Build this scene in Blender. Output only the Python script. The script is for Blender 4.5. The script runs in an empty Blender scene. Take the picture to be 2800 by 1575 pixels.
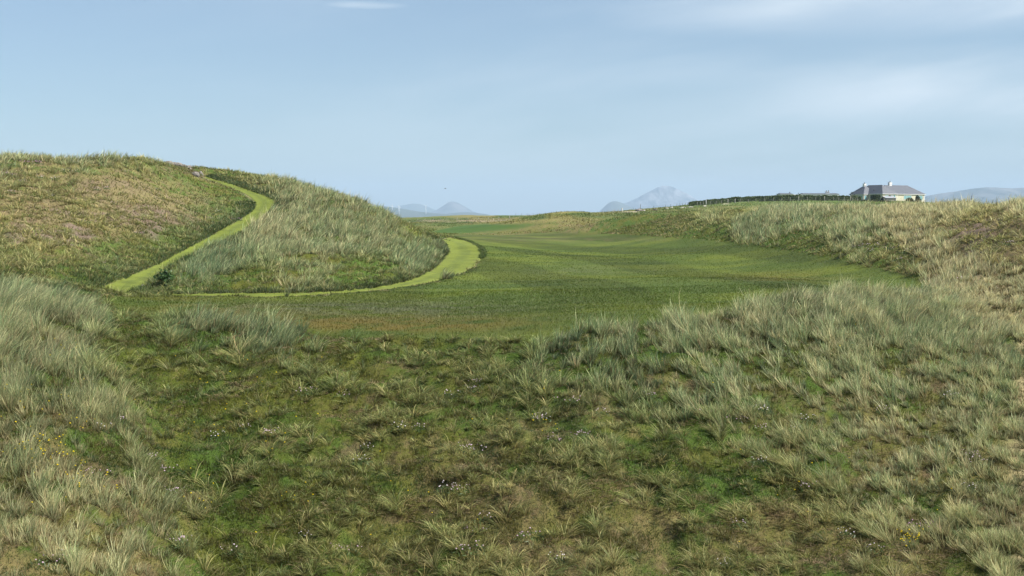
import bpy, math, random
import numpy as np
from mathutils import Vector
R = math.radians
rng = np.random.default_rng(7)
random.seed(5)
S = bpy.context.scene
COL = S.collection

# ---------------------------------------------------------------- camera
FPX, CX, CY, HOR = 3380.0, 1400.0, 787.5, 590.0
PITCH = math.atan((CY-HOR)/FPX)
EYE = 8.0
cam = bpy.data.cameras.new('camera'); camo = bpy.data.objects.new('camera', cam); COL.objects.link(camo)
cam.sensor_width = 36.0; cam.lens = 36.0*FPX/2800.0
cam.clip_start = 0.1; cam.clip_end = 120000.0
camo.location = (0, 0, EYE); camo.rotation_euler = (math.pi/2-PITCH, 0, 0)
S.camera = camo
S.view_settings.view_transform = 'Standard'; S.view_settings.look = 'None'
S.view_settings.gamma = 1.0; S.view_settings.exposure = 0.95
S.render.engine = 'CYCLES'
S.cycles.use_denoising = True
S.cycles.max_bounces = 6; S.cycles.diffuse_bounces = 3; S.cycles.glossy_bounces = 2
S.cycles.transmission_bounces = 3; S.cycles.volume_bounces = 0; S.cycles.transparent_max_bounces = 4

# ---------------------------------------------------------------- sky and sun
SUN_EL, SUN_AZ = 46.0, 108.0      # azimuth clockwise from the view direction (+Y)
w = bpy.data.worlds.new('World'); S.world = w; w.use_nodes = True
nt = w.node_tree; N = nt.nodes; L = nt.links; N.clear()
def nd(nodes, t, **k):
    n = nodes.new(t)
    for a, b in k.items(): setattr(n, a, b)
    return n
out = nd(N, 'ShaderNodeOutputWorld'); bg = nd(N, 'ShaderNodeBackground'); bg.inputs['Strength'].default_value = 0.053
sky = nd(N, 'ShaderNodeTexSky', sky_type='NISHITA'); sky.sun_disc = False
sky.sun_elevation = R(SUN_EL); sky.sun_rotation = R(SUN_AZ)
sky.altitude = 20; sky.air_density = 1.0; sky.dust_density = 0.6; sky.ozone_density = 3.0
def M(op, a, b=None, c=None, nodes=N, links=L, clamp=False):
    n = nodes.new('ShaderNodeMath'); n.operation = op; n.use_clamp = clamp
    for i, v in enumerate((a, b, c)):
        if v is None: continue
        if isinstance(v, (int, float)): n.inputs[i].default_value = v
        else: links.new(v, n.inputs[i])
    return n.outputs[0]
tc = nd(N, 'ShaderNodeTexCoord'); sp = nd(N, 'ShaderNodeSeparateXYZ'); L.new(tc.outputs['Generated'], sp.inputs[0])
az = M('ARCTAN2', sp.outputs[0], sp.outputs[1]); el = M('ARCSINE', sp.outputs[2])
cb = nd(N, 'ShaderNodeCombineXYZ'); L.new(M('MULTIPLY', az, 3.0), cb.inputs[0]); L.new(M('MULTIPLY', M('SUBTRACT', el, M('MULTIPLY', az, 0.12)), 15.0), cb.inputs[1])
cb.inputs[2].default_value = 3.3
cn = nd(N, 'ShaderNodeTexNoise'); cn.inputs['Scale'].default_value = 1.0; cn.inputs['Detail'].default_value = 7; cn.inputs['Roughness'].default_value = 0.52
cn.inputs['Distortion'].default_value = 0.35
L.new(cb.outputs[0], cn.inputs['Vector'])
def blob(a0, e0, ra, re):
    x = M('DIVIDE', M('SUBTRACT', az, a0), ra); y = M('DIVIDE', M('SUBTRACT', el, e0), re)
    return M('EXPONENT', M('MULTIPLY', M('ADD', M('MULTIPLY', x, x), M('MULTIPLY', y, y)), -1.0))
def mr(v, a, b, c, d, smooth=True):
    n = nd(N, 'ShaderNodeMapRange'); n.interpolation_type = 'SMOOTHSTEP' if smooth else 'LINEAR'
    L.new(v, n.inputs[0])
    for i, q in enumerate((a, b, c, d)): n.inputs[i+1].default_value = q
    return n.outputs[0]
streak = mr(cn.outputs[0], 0.36, 0.72, 0.0, 1.0)
side = mr(az, -0.40, 0.30, 0.20, 1.0)
f1 = M('ADD', M('MULTIPLY', M('MULTIPLY', streak, side), 0.30), 0.17)
f2 = M('MULTIPLY', blob(0.34, 0.158, 0.28, 0.026), M('ADD', M('MULTIPLY', streak, 0.75), 0.45))
f3 = M('MULTIPLY', blob(0.40, 0.095, 0.27, 0.042), M('ADD', M('MULTIPLY', streak, 0.65), 0.35))
f4 = M('MULTIPLY', blob(-0.112, 0.1655, 0.036, 0.0035), M('ADD', M('MULTIPLY', streak, 0.8), 0.35))
f5 = M('MULTIPLY', blob(0.02, 0.172, 0.14, 0.004), M('ADD', M('MULTIPLY', streak, 0.5), 0.15))
cl = M('MAXIMUM', M('MAXIMUM', M('MAXIMUM', f1, f2), M('MAXIMUM', f3, f5)), f4, clamp=True)
tint = nd(N, 'ShaderNodeMix', data_type='RGBA', blend_type='MULTIPLY'); tint.inputs[0].default_value = 1.0
L.new(sky.outputs[0], tint.inputs[6]); tint.inputs[7].default_value = (0.90, 1.03, 1.10, 1)
mixc = nd(N, 'ShaderNodeMix', data_type='RGBA'); L.new(cl, mixc.inputs[0]); L.new(tint.outputs[2], mixc.inputs[6])
mixc.inputs[7].default_value = (8.3, 9.2, 9.9, 1)
L.new(mixc.outputs[2], bg.inputs['Color']); L.new(bg.outputs[0], out.inputs[0])

sl = bpy.data.lights.new('sun', 'SUN'); so = bpy.data.objects.new('sun', sl); COL.objects.link(so)
sl.energy = 5.0; sl.angle = R(0.6); sl.color = (1.0, 0.945, 0.86)
dx, dy, dz = math.sin(R(SUN_AZ))*math.cos(R(SUN_EL)), math.cos(R(SUN_AZ))*math.cos(R(SUN_EL)), math.sin(R(SUN_EL))
so.rotation_euler = Vector((dx, dy, dz)).to_track_quat('Z', 'Y').to_euler()

# ---------------------------------------------------------------- helpers
def tag(o, label=None, cat=None, group=None, kind=None):
    for k, v in (('label', label), ('category', cat), ('group', group), ('kind', kind)):
        if v: o[k] = v
    return o
def ray(sx, sy):
    x = (sx-CX)/FPX; v = (CY-sy)/FPX
    cp, sn = math.cos(PITCH), math.sin(PITCH)
    ry = cp+v*sn; rz = -sn+v*cp
    return x/ry, rz/ry                     # u = X/Y, w = (Z-EYE)/Y
def screen(X, Y, Z):
    cp, sn = math.cos(PITCH), math.sin(PITCH); zr = Z-EYE
    dep = np.maximum(Y*cp-zr*sn, 1e-3); v = Y*sn+zr*cp
    return CX+FPX*X/dep, CY-FPX*v/dep
def hash2(ix, iy, seed):
    h = (ix.astype(np.int64)*374761393 + iy.astype(np.int64)*668265263 + seed*974711) & 0xffffffff
    h = ((h ^ (h >> 13))*1274126177) & 0xffffffff
    return ((h ^ (h >> 16)) & 0xffff)/65535.0
def vnoise(x, y, seed=0):
    ix = np.floor(x); iy = np.floor(y); fx = x-ix; fy = y-iy
    fx = fx*fx*fx*(fx*(fx*6-15)+10); fy = fy*fy*fy*(fy*(fy*6-15)+10)
    a = hash2(ix, iy, seed); b = hash2(ix+1, iy, seed); c = hash2(ix, iy+1, seed); d = hash2(ix+1, iy+1, seed)
    return (a+(b-a)*fx)*(1-fy)+(c+(d-c)*fx)*fy
def fbm(x, y, scale, octs=4, seed=0, gain=0.5):
    s = 0; a = 1.0; t = 0; x = x/scale; y = y/scale
    for o in range(octs):
        s = s+a*vnoise(x, y, seed+o*17); t += a; a *= gain
        x, y = 0.8*x*2.03-0.6*y*2.03+5.2, 0.6*x*2.03+0.8*y*2.03+1.7
    return s/t
def sst(x, a, b):
    t = np.clip((x-a)/(b-a), 0, 1); return t*t*(3-2*t)
def in_poly(px, py, poly):
    c = np.zeros(px.shape, bool); n = len(poly)
    for i in range(n):
        x1, y1 = poly[i]; x2, y2 = poly[i-1]
        if y1 == y2: continue
        k = (y1 > py) != (y2 > py)
        c ^= k & (px < (x2-x1)*(py-y1)/(y2-y1)+x1)
    return c
def fast_mesh(name, verts, faces_flat, sizes, mat=None, cols=None, smooth=True, parent=None, link=True):
    me = bpy.data.meshes.new(name)
    verts = np.asarray(verts, np.float32); faces_flat = np.asarray(faces_flat, np.int32); sizes = np.asarray(sizes, np.int32)
    me.vertices.add(len(verts)); me.vertices.foreach_set('co', verts.ravel())
    me.loops.add(len(faces_flat)); me.loops.foreach_set('vertex_index', faces_flat)
    st = np.zeros(len(sizes), np.int32); st[1:] = np.cumsum(sizes)[:-1]
    me.polygons.add(len(sizes)); me.polygons.foreach_set('loop_start', st)
    me.update(calc_edges=True)
    me.polygons.foreach_set('use_smooth', np.full(len(sizes), smooth, bool))
    if cols is not None:
        at = me.color_attributes.new('Col', 'FLOAT_COLOR', 'POINT')
        c = np.ones((len(verts), 4), np.float32); c[:, :3] = cols
        at.data.foreach_set('color', c.ravel())
    if mat: me.materials.append(mat)
    me.update()
    if not link: return me
    o = bpy.data.objects.new(name, me); COL.objects.link(o)
    if parent: o.parent = parent
    return o
def newmat(name):
    m = bpy.data.materials.new(name); m.use_nodes = True
    return m, m.node_tree.nodes, m.node_tree.links, m.node_tree.nodes['Principled BSDF']
def matp(name, col, rough=0.7, var=0.25, scale=3.0, bump=0.0, spec=0.3, detail=5):
    m, n, l, p = newmat(name)
    g = nd(n, 'ShaderNodeNewGeometry'); t = nd(n, 'ShaderNodeTexNoise'); t.inputs['Scale'].default_value = scale; t.inputs['Detail'].default_value = detail
    l.new(g.outputs['Position'], t.inputs['Vector'])
    mx = nd(n, 'ShaderNodeMix', data_type='RGBA')
    mp = nd(n, 'ShaderNodeMapRange'); mp.inputs[1].default_value = 0.3; mp.inputs[2].default_value = 0.7; l.new(t.outputs[0], mp.inputs[0]); l.new(mp.outputs[0], mx.inputs[0])
    c = np.array(col); mx.inputs[6].default_value = (*np.clip(c*(1-var), 0, 1), 1); mx.inputs[7].default_value = (*np.clip(c*(1+var), 0, 1), 1)
    l.new(mx.outputs[2], p.inputs['Base Color']); p.inputs['Roughness'].default_value = rough; p.inputs['Specular IOR Level'].default_value = spec
    if bump:
        b = nd(n, 'ShaderNodeBump'); b.inputs['Strength'].default_value = 1.0; b.inputs['Distance'].default_value = bump
        l.new(t.outputs[0], b.inputs['Height']); l.new(b.outputs[0], p.inputs['Normal'])
    return m

# ---------------------------------------------------------------- terrain: (px, py, distance) survey points
CP = []
def cp(*pts):
    for sx, sy, d in pts: CP.append((sx, sy, d))
# upper mown path
UP = [(300,795,49),(354,765,56),(435,722,64),(512,688,72),(590,650,80),(655,612,89),(712,575,98),(722,545,105),(680,528,110),(637,512,114),(590,497,118),(553,488,122)]
cp(*UP)
# left dune
cp((0,431,93),(150,435,93),(300,438,96),(400,440,101),(450,447,107),(500,455,117),(545,468,123),(-250,436,93),(-250,450,101),(0,446,101),(150,450,101),(230,449,100),(300,450,104),(0,480,112),(150,485,112),(300,482,114),(400,466,114),(80,437,91),(230,440,95),
   (0,520,135),(300,520,135),(500,520,150),(-300,520,135),
   (0,490,82),(100,490,84),(300,490,88),(450,500,99),(560,522,105),(625,522,107),(0,560,71),(200,560,75),(400,560,84),(500,560,92),(600,562,97),(640,585,95),
   (550,602,85),(450,640,76),(300,640,68),(100,640,61),(0,640,58),(-250,640,56),(200,700,57),(350,700,64),(0,700,51),(100,745,47),(250,765,50),(-250,720,46),(-300,560,70))
# bank beyond the upper path and the skyline of the middle mound
cp((600,478,124),(700,512,114),(745,535,108),(560,458,127),(620,467,126),(700,484,121),(780,510,114),(860,530,107),(940,553,100),(1010,578,97),(1080,606,96),(1130,628,95),(1175,655,95),(1200,675,95))
cp((700,560,150),(900,610,145),(1050,640,135),(1150,650,140),(560,530,160))
cp((760,598,92),(850,590,90),(930,600,87),(700,650,77),(800,650,75),(900,650,74),(1000,650,77),(1090,665,83),(700,700,66),(800,700,64),(900,700,63),(1000,700,66),(1090,715,71),(1150,700,82),
   (600,705,67),(600,745,58),(500,752,56),(450,775,51),(800,750,54),(950,745,56),(1050,750,60))
# foot of the mound and the lower mown path
cp((480,800,48.3),(600,802,47.8),(800,800,48.2),(960,793,50),(1042,788,51.5),(1100,775,55),(1140,769,57.5),(1190,745,67),(1250,738,70),(1215,708,82),(1310,715,78),(1225,686,90),(1316,693,87),(1212,665,98),(1220,656,104),(1290,672,97),(1197,652,112),
   (400,807,46.3),(700,809,46.2))
# fairway
cp((1400,800,47.5),(1400,720,76),(1400,680,102),(1400,660,122),(1400,645,150),(1400,850,38.7),(1000,880,34.5),(1000,850,39),(700,850,39),(600,880,35.5),(400,845,39.5),(1250,660,115),(1300,648,140),(1200,640,160),
   (1640,640,150),(1760,648,122),(1900,658,103),(2000,668,92),(2100,682,81),(2200,697,73),(2300,715,66),(2400,737,60),(2500,765,55),(2560,785,51.5),
   (1700,830,42.5),(2000,830,42),(2000,760,59),(1700,760,60),(1700,700,92),(1900,700,82),(2250,770,53),(2400,795,46),(2550,806,46),(1500,640,160))
# near rim of the fairway
cp((300,870,35.5),(450,890,34),(600,915,32.5),(800,925,31.5),(1000,940,30.6),(1200,945,30.3),(1400,950,30),(1550,945,29.6),(1700,925,29.7),(1850,893,30.8),(2000,868,32),(2150,852,33.5),(2300,850,34.5),(2450,862,36),(2600,866,38))
# foreground bank
cp((1000,1100,26.8),(1400,1100,26.6),(1000,1300,23.6),(1400,1300,23.4),(1000,1575,20.6),(1400,1575,20.4),(1900,1020,27.6),(1900,1200,25),(1900,1400,22.5),(1900,1575,20.8),(700,1100,26.6),(700,1300,23.4),(750,1575,20.4),
   (2400,960,30.5),(2750,930,34),(2400,1150,26.5),(2800,1050,29.5),(2800,1250,25.5),(2400,1400,22.8),(2800,1575,20.6),(2400,1575,20.8),(1400,1900,17.6),(700,1900,17.4),(2200,1900,17.8))
# left spur and gully
cp((60,855,33),(180,870,33),(60,960,28),(0,1100,23),(200,1100,23.4),(0,1300,19.8),(200,1300,20.3),(350,1300,21.2),(0,1575,16.8),(250,1575,17.6),(450,1575,18.9),(0,1900,14.2),(350,1900,15.2),(-300,1300,19.4),(-400,900,29),(330,935,31.5),(400,1030,28.6),(450,1150,26),(510,1300,23.4),(590,1575,20.4),(300,1040,25))
# dip behind the left spur
cp((0,800,40),(150,812,41),(270,822,41))
# right dune
cp((2650,800,44),(2800,850,39),(2700,700,51),(2800,700,48),(2560,705,58),(2450,690,62),(3100,850,38),(3200,600,56),
   (1800,608,138),(1900,614,116),(2000,612,105),(2100,612,97),(2200,612,90),(2300,612,83),(2400,612,76),(2500,612,70),(2600,610,65),(2800,604,58),(2300,658,73),(2150,650,84),(2450,655,67),(1950,634,104),
   (1660,602,170),(1720,596,158),(1800,590,156),(1900,584,142),(2000,580,130),(2100,577,120),(2200,576,110),(2300,575,103),(2400,574,96),(2500,574,89),(2580,573,85),(2640,564,82),(2700,575,78),(2800,570,74),(3100,568,70),(2000,584,155),(2100,583,145),(2200,582,135),(2300,583,128),(2400,584,122),(2500,586,112),(2580,588,104),(2640,584,96),(2700,592,96),(2800,588,92),(2000,574,220),(2150,572,220),(2300,574,220),(2500,580,220),(1850,580,220),
   (2500,588,160),(2650,594,150),(2850,592,150),(3100,600,150))
# hummock and the far fairway
cp((1430,640,172),(1520,600,188),(1580,602,188),(1500,590,205),(1560,579,212),(1620,584,210),(1560,600,245),(1380,632,182),(1430,605,230),(1640,612,176),(1250,640,172),
   (1200,632,195),(1300,626,225),(1450,622,240),(1350,613,300),(1480,612,310),(1200,617,280),(1130,622,250),(1650,602,240),(1600,597,300))
# far field, fence line, horizon
cp((1250,605,370),(1400,602,380),(1150,607,350),(1300,590,480),(1180,593,450),(1120,600,430),(1400,588,480),(1500,587,480),(1600,587,450),(1350,600,620),(1100,612,560),(1600,597,600),
   (1700,582,270),(1640,588,280),(1800,575,280),(1900,566,290),(2000,559,300),(2100,553,305),(2200,551,305),(2300,553,305),(2400,556,305),
   (1640,584,330),(1700,577,335),(1800,569,340),(1900,559,345),(2000,553,350),(2100,548,350),(2200,548,350),(2350,550,360),(2450,553,370),(2540,557,370),(2650,565,370),(2850,570,370),
   (1700,588,480),(1900,578,520),(2200,570,560),(2500,575,560),(2800,585,560),(600,600,400),(0,600,400),(-300,600,400),(900,610,400),(3200,590,400))
for sx in (-800, -200, 400, 1000, 1600, 2200, 2800, 3500): CP.append((sx, None, 800))
pu, pv, pw = [], [], []
for sx, sy, d in CP:
    if sy is None: u, ww = (sx-CX)/FPX, -13.0/d
    else: u, ww = ray(sx, sy)
    pu.append(u); pv.append(math.log(d)); pw.append(ww)
pu, pv, pw = map(np.array, (pu, pv, pw))
def tpsk(r2): return 0.5*r2*np.log(r2+1e-12)
VS = 0.75
def dist2(u, v): return (u[:, None]-pu[None])**2+(VS*(v[:, None]-pv[None]))**2
n = len(pu); A = np.zeros((n+3, n+3)); A[:n, :n] = tpsk(dist2(pu, pv))+np.eye(n)*3e-5
A[:n, n] = 1; A[:n, n+1] = pu; A[:n, n+2] = pv; A[n:, :n] = A[:n, n:].T
coef = np.linalg.solve(A, np.concatenate([pw, np.zeros(3)]))
def wsurf(u, v):
    o = np.empty(len(u))
    for i in range(0, len(u), 20000):
        s = slice(i, i+20000)
        o[s] = tpsk(dist2(u[s], v[s]))@coef[:n]+coef[n]+coef[n+1]*u[s]+coef[n+2]*v[s]
    return o
GU = np.concatenate([-np.geomspace(3.0, 0.6, 40), np.arange(-0.56, 0.5601, 0.0016), np.geomspace(0.6, 3.0, 40)])
GV = np.concatenate([np.linspace(0, math.log(13), 40)[:-1], np.arange(math.log(13), math.log(140), 0.005), np.arange(math.log(140), math.log(800), 0.011), np.linspace(math.log(800), math.log(17500), 34)])
UU, VV = np.meshgrid(GU, GV)                    # rows: distance, cols: azimuth
YY = np.exp(VV); XX = UU*YY
uc = np.clip(UU, -0.6, 0.6); vc = np.clip(VV, math.log(13.5), math.log(750))
# coarse evaluation, then linear refinement
cu = np.linspace(-0.6, 0.6, 420); cv = np.linspace(math.log(13.5), math.log(750), 560)
CU, CV = np.meshgrid(cu, cv); CW = wsurf(CU.ravel(), CV.ravel()).reshape(CU.shape)
def bil(G, gx, gy, x, y):
    i = np.clip(np.searchsorted(gx, x)-1, 0, len(gx)-2); j = np.clip(np.searchsorted(gy, y)-1, 0, len(gy)-2)
    fx = np.clip((x-gx[i])/(gx[i+1]-gx[i]), 0, 1); fy = np.clip((y-gy[j])/(gy[j+1]-gy[j]), 0, 1)
    return (G[j, i]*(1-fx)+G[j, i+1]*fx)*(1-fy)+(G[j+1, i]*(1-fx)+G[j+1, i+1]*fx)*fy
WW = bil(CW, cu, cv, uc.ravel(), vc.ravel()).reshape(UU.shape)
ZR = WW*np.exp(vc)
t_near = np.clip((np.exp(vc[:, :1])*0+13.5-YY)/(13.5-1.0), 0, 1)
ZR = ZR*(1-t_near)+(-1.75)*t_near
t_far = sst(VV, math.log(600), math.log(790)); ZR = ZR*(1-t_far)+(-13.0)*t_far
ZZ0 = EYE+ZR
SX, SY = screen(XX, YY, ZZ0)
# ---- regions traced once from the survey, then stored on the ground itself
FAIR = [(330,812),(455,811),(700,814),(824,810),(948,803),(1073,792),(1135,782),(1228,764),(1275,745),(1309,720),(1318,693),(1308,674),(1277,660),(1243,650),(1215,645),(1300,638),(1430,637),(1640,637),(1760,644),(1900,652),(2000,662),(2100,676),(2200,690),(2300,708),(2400,730),(2480,752),(2545,775),
        (2540,800),(2430,806),(2300,818),(2150,832),(2000,855),(1850,880),(1700,912),(1550,930),(1400,934),(1200,928),(1000,922),(850,905),(600,880),(450,862),(330,850),(290,832)]
FAR_FAIR = [(1182,637),(1200,627),(1250,618),(1330,613),(1440,611),(1500,613),(1440,620),(1400,626),(1340,634),(1280,637)]
fair = in_poly(SX, SY, FAIR) & (YY > 30) & (YY < 172)
farf = in_poly(SX, SY, FAR_FAIR) & (YY > 172) & (YY < 345)
def blur(m, it):
    m = m.astype(np.float32)
    for _ in range(it):
        q = m.copy(); q[1:] += m[:-1]; q[:-1] += m[1:]; q[:, 1:] += m[:, :-1]; q[:, :-1] += m[:, 1:]; m = q/5
    return m
# edges of the two mown paths (pixel outline, matched left/right)
UPL = [(262,792),(300,777),(354,756),(435,722),(485,694),(528,672),(570,649),(606,628),(640,610),(668,593),(690,577),(697,565),(696,554),(690,544),(677,535),(660,526),(637,516),(612,506),(590,498),(570,491.5),(553,487)]
UPR = [(352,802),(385,790),(413,771),(455,735),(512,703),(545,692),(585,675),(625,655),(660,636),(690,618),(718,598),(735,582),(748,568),(757,553),(745,544.5),(724,536),(690,524),(655,512),(615,499),(585,490),(560,483)]
LPI = [(455,807),(560,806),(700,805),(855,803),(964,795.5),(1042,786),(1097,774),(1135,762),(1184,737),(1209,712),(1222,695),(1225,684),(1222,674),(1212,664),(1205,657),(1197,651)]
LPO = [(455,809),(560,811.5),(700,812.5),(855,807.5),(985,799),(1073,790),(1135,780),(1190,769),(1255,750),(1293,730),(1312,708),(1316,693),(1311,680),(1295,668),(1270,658),(1232,650)]
pathpoly = [UPL+UPR[::-1], LPI+LPO[::-1]]
pm1 = in_poly(SX, SY, pathpoly[0]) & (YY > 44) & (YY < 126)
pm2 = in_poly(SX, SY, pathpoly[1]) & (YY > 43) & (YY < 118)
pathm = pm1 | pm2
flat = np.clip(blur(pathm, 8)*1.5, 0, 1)
fairs = blur(fair | farf, 6)
rough = 1-np.maximum(flat, fairs)
near = sst(-YY, -170, -60)
hum = (fbm(XX, YY, 2.6, 3, 11)-0.5)*0.42+(fbm(XX, YY, 0.8, 3, 23)-0.5)*0.36+(fbm(XX, YY, 0.28, 2, 29)-0.5)*0.13
ZZ = ZZ0+hum*rough*(0.25+0.75*near)*sst(YY, 6, 13)*sst(-YY, -900, -500)
big = sst(YY, 170, 300)*sst(-YY, -900, -600)*(1-fairs)
ZZ = ZZ+(fbm(XX, YY, 22, 4, 5)-0.5)*1.0*big
ZZ = ZZ+(fbm(XX, YY, 1.6, 2, 3)-0.5)*0.05*fairs
ZZ = ZZ-0.05*flat
def ground(X, Y):
    X = np.asarray(X, float); Y = np.asarray(Y, float)
    return bil(ZZ, GU, GV, (X/Y).ravel(), np.log(Y).ravel()).reshape(X.shape)
def hit(sx, sy, d):
    """point of the ground seen at that place of the survey, nearest to distance d"""
    u, w_ = ray(sx, sy); vs = np.linspace(math.log(d)-0.35, math.log(d)+0.35, 1401); Y = np.exp(vs)
    g = ground(u*Y, Y)-(EYE+w_*Y); s = np.where(np.sign(g[1:]) != np.sign(g[:-1]))[0]
    k = s[np.argmin(abs(vs[s]-math.log(d)))] if len(s) else np.argmin(abs(g))
    return Vector((u*Y[k], Y[k], float(ground(np.array([u*Y[k]]), np.array([Y[k]]))[0])))
def at(sx, d):
    u = (sx-CX)/FPX/math.cos(PITCH)
    return Vector((u*d, d, float(ground(np.array([u*d]), np.array([d]))[0])))

# ---- vegetation character by place: (px, py, cover, straw, height, dryness)
ZN = [(100,480,.45,.7,.45,.75),(300,520,.3,.75,.4,.85),(450,560,.35,.8,.42,.75),(100,600,.25,.85,.38,.95),(300,600,.3,.8,.42,.8),(550,600,.5,.45,.5,.3),(350,700,.4,.5,.45,.25),(150,680,.35,.7,.5,.55),(50,430,.8,.6,.5,.5),(400,435,.5,.5,.5,.4),(250,430,.7,.6,.6,.45),
      (620,590,.6,.2,.5,.05),(450,690,.4,.3,.4,.1),(300,740,.5,.25,.5,.1),
      (640,490,.5,.6,.45,.2),(600,518,.2,.5,.2,.3),(560,502,.2,.5,.2,.4),(655,538,.2,.5,.22,.2),(540,490,.25,.6,.25,.5),(740,520,.6,.6,.6,.15),(840,530,.8,.6,.65,.4),(800,560,.8,.6,.65,.3),(900,650,.85,.5,.65,.3),(740,620,.85,.7,.8,.2),(600,725,.85,.15,.6,.1),(1000,640,.85,.5,.6,.3),(1160,700,.8,.3,.6,.2),(850,740,.6,.45,.45,.25),(650,785,.2,.3,.25,.1),(1000,760,.3,.3,.25,.1),
      (0,710,.4,.6,.45,.4),(120,735,.4,.6,.45,.3),(240,770,.3,.4,.35,.2),(50,850,.95,.5,1.15,.4),(160,860,.95,.5,1.15,.3),(250,875,.85,.5,.9,.3),(330,850,.3,.3,.4,.1),(150,950,.85,.6,.8,.5),(100,1200,.9,.65,.7,.6),(300,1150,.9,.65,.75,.5),(200,1450,.9,.75,.6,.75),(450,1400,.85,.6,.7,.5),(30,1050,.85,.55,.75,.4),
      (360,950,.10,.3,.4,.05),(470,1110,.10,.3,.4,0),(570,1280,.2,.4,.5,0),(650,1430,.2,.4,.45,.02),(600,1020,.3,.4,.5,.1),(540,890,.85,.25,1.05,.2),(850,910,.85,.3,.95,.3),(700,1130,.25,.5,.42,.08),(900,1150,.3,.5,.45,.3),(1100,970,.35,.4,.5,.3),(1300,970,.4,.4,.5,.3),(1100,1220,.3,.6,.42,.45),(1400,1200,.35,.5,.45,.5),(1000,1450,.35,.6,.45,.45),(1400,1450,.4,.7,.45,.65),(1700,1450,.45,.7,.5,.6),(1600,1150,.45,.45,.5,.4),(1550,950,.9,.15,.7,.3),(1000,1340,.3,.5,.4,.25),(950,935,.15,.3,.35,.1),(1200,950,.2,.3,.35,.15),(1420,930,.3,.2,.5,.1),(760,880,.95,.35,1.1,.2),(900,905,.3,.3,.5,.1),(470,880,.5,.25,.6,.1),(400,860,.15,.3,.4,.1),
      (1700,915,1,.35,.95,.3),(1850,885,1,.5,.95,.3),(2050,850,1,.55,.95,.3),(2200,840,1,.6,.9,.3),(2400,830,1,.6,.85,.3),(2550,830,1,.65,.8,.3),(2200,900,1,.4,.9,.3),(2500,900,1,.45,.9,.3),(2000,1000,.9,.45,.7,.35),(2400,1000,1,.5,.75,.4),(2700,1000,1,.5,.7,.4),(2100,1200,.6,.5,.6,.4),(2500,1200,.75,.6,.6,.5),(2100,1450,.4,.65,.45,.6),(2600,1450,.6,.65,.5,.55),(1970,1290,.2,.4,.4,.1),(2470,590,1,1,.5,.8),(2510,640,1,1,.5,.8),(2560,690,1,1,.5,.85),(2640,740,1,1,.5,.85),(2710,785,1,1,.5,.8),(2780,830,1,1,.55,.8),(2660,640,.25,.8,.4,1),(2720,690,.25,.8,.4,1),(2780,640,.35,.8,.4,.95),(2470,720,.4,.6,.4,.4),
      (2750,700,.5,.85,.45,.95),(2700,600,.45,.85,.4,.85),(2550,640,.5,.8,.45,.8),(2600,760,.8,.95,.5,.85),(2500,640,.8,.95,.5,.7),(2450,690,.4,.6,.4,.5),(2350,640,.75,.5,.6,.15),(2200,620,.85,.5,.7,.1),(2050,620,.85,.35,.75,.05),(2150,600,.8,.55,.65,.1),(2300,600,.8,.55,.6,.15),(1950,600,.6,.5,.6,.1),(2000,575,.35,.8,.4,.4),(1850,600,.06,.6,.3,.4),(1750,612,.05,.5,.3,.12),(1950,640,.08,.4,.3,.05),(2200,670,.2,.4,.3,.05),(2300,572,.7,.8,.5,.4),(2620,552,.9,.9,.6,.6),(2790,560,.8,.9,.5,.7),
      (1560,600,.02,.7,.3,.75),(1400,628,.05,.7,.3,.6),(1300,595,.0,.7,.3,.55),(1200,605,0,.5,.3,.2),(1700,580,0,.6,.3,.35),(2000,560,.02,.6,.3,.25),(1500,640,0,.6,.3,.5)]
ZN = np.array(ZN)
def zone(X, Y, Z):
    sx, sy = screen(X, Y, Z); sh = X.shape; sx = sx.ravel(); sy = sy.ravel(); o = np.empty((len(sx), 4), np.float32)
    for i in range(0, len(sx), 50000):
        s = slice(i, i+50000)
        d2 = ((sx[s, None]-ZN[None, :, 0])**2+(1.6*(sy[s, None]-ZN[None, :, 1]))**2)+900.0
        k = d2**-2.2; o[s] = (k@ZN[:, 2:])/k.sum(1)[:, None]
    return o.reshape(sh+(4,))
su, sv = slice(None, None, 3), slice(None, None, 3)
zc = zone(XX[sv, su], YY[sv, su], ZZ0[sv, su])
def zone_at(X, Y):
    u = X/Y; v = np.log(Y); return np.stack([bil(zc[..., k], GU[su], GV[sv], u, v) for k in range(4)], -1)
PM, FM = pathm.astype(np.float32), fair.astype(np.float32)
def mask_at(G, X, Y):
    u = X/Y; v = np.log(Y)
    i = np.clip(np.searchsorted(GU, u), 0, len(GU)-1); j = np.clip(np.searchsorted(GV, v), 0, len(GV)-1); return G[j, i]

# ---- ground colour (real grass, moss, litter and soil colours)
Z4 = np.stack([bil(zc[..., k], GU[su], GV[sv], UU.ravel(), VV.ravel()).reshape(UU.shape) for k in range(4)], -1)
C = lambda *a: np.array(a, np.float32)
LUSH, OLIVE, STRAW, SOIL, MOSS, TAN = C(.046,.080,.012), C(.095,.095,.025), C(.17,.13,.065), C(.085,.058,.040), C(.078,.080,.012), C(.26,.20,.14)
def mixc3(a, b, t): return a+(b-a)*t[..., None]
n1 = fbm(XX, YY, 1.1, 5, 31, .65); n2 = fbm(XX, YY, 0.5, 4, 41, .75); n3 = fbm(XX, YY, 3.5, 5, 51, .6); n4 = fbm(XX, YY, 0.8, 5, 61, .7)
dry = Z4[..., 3]
gc = np.broadcast_to(LUSH, XX.shape+(3,)).copy()
gc = mixc3(gc, MOSS, sst(n3*0.5+n1*0.5, .42, .62)*0.8)
gc = mixc3(gc, OLIVE, sst(n1+dry*0.5-0.25, .42, .60)*np.clip(0.35+dry, 0, 1))
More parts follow.
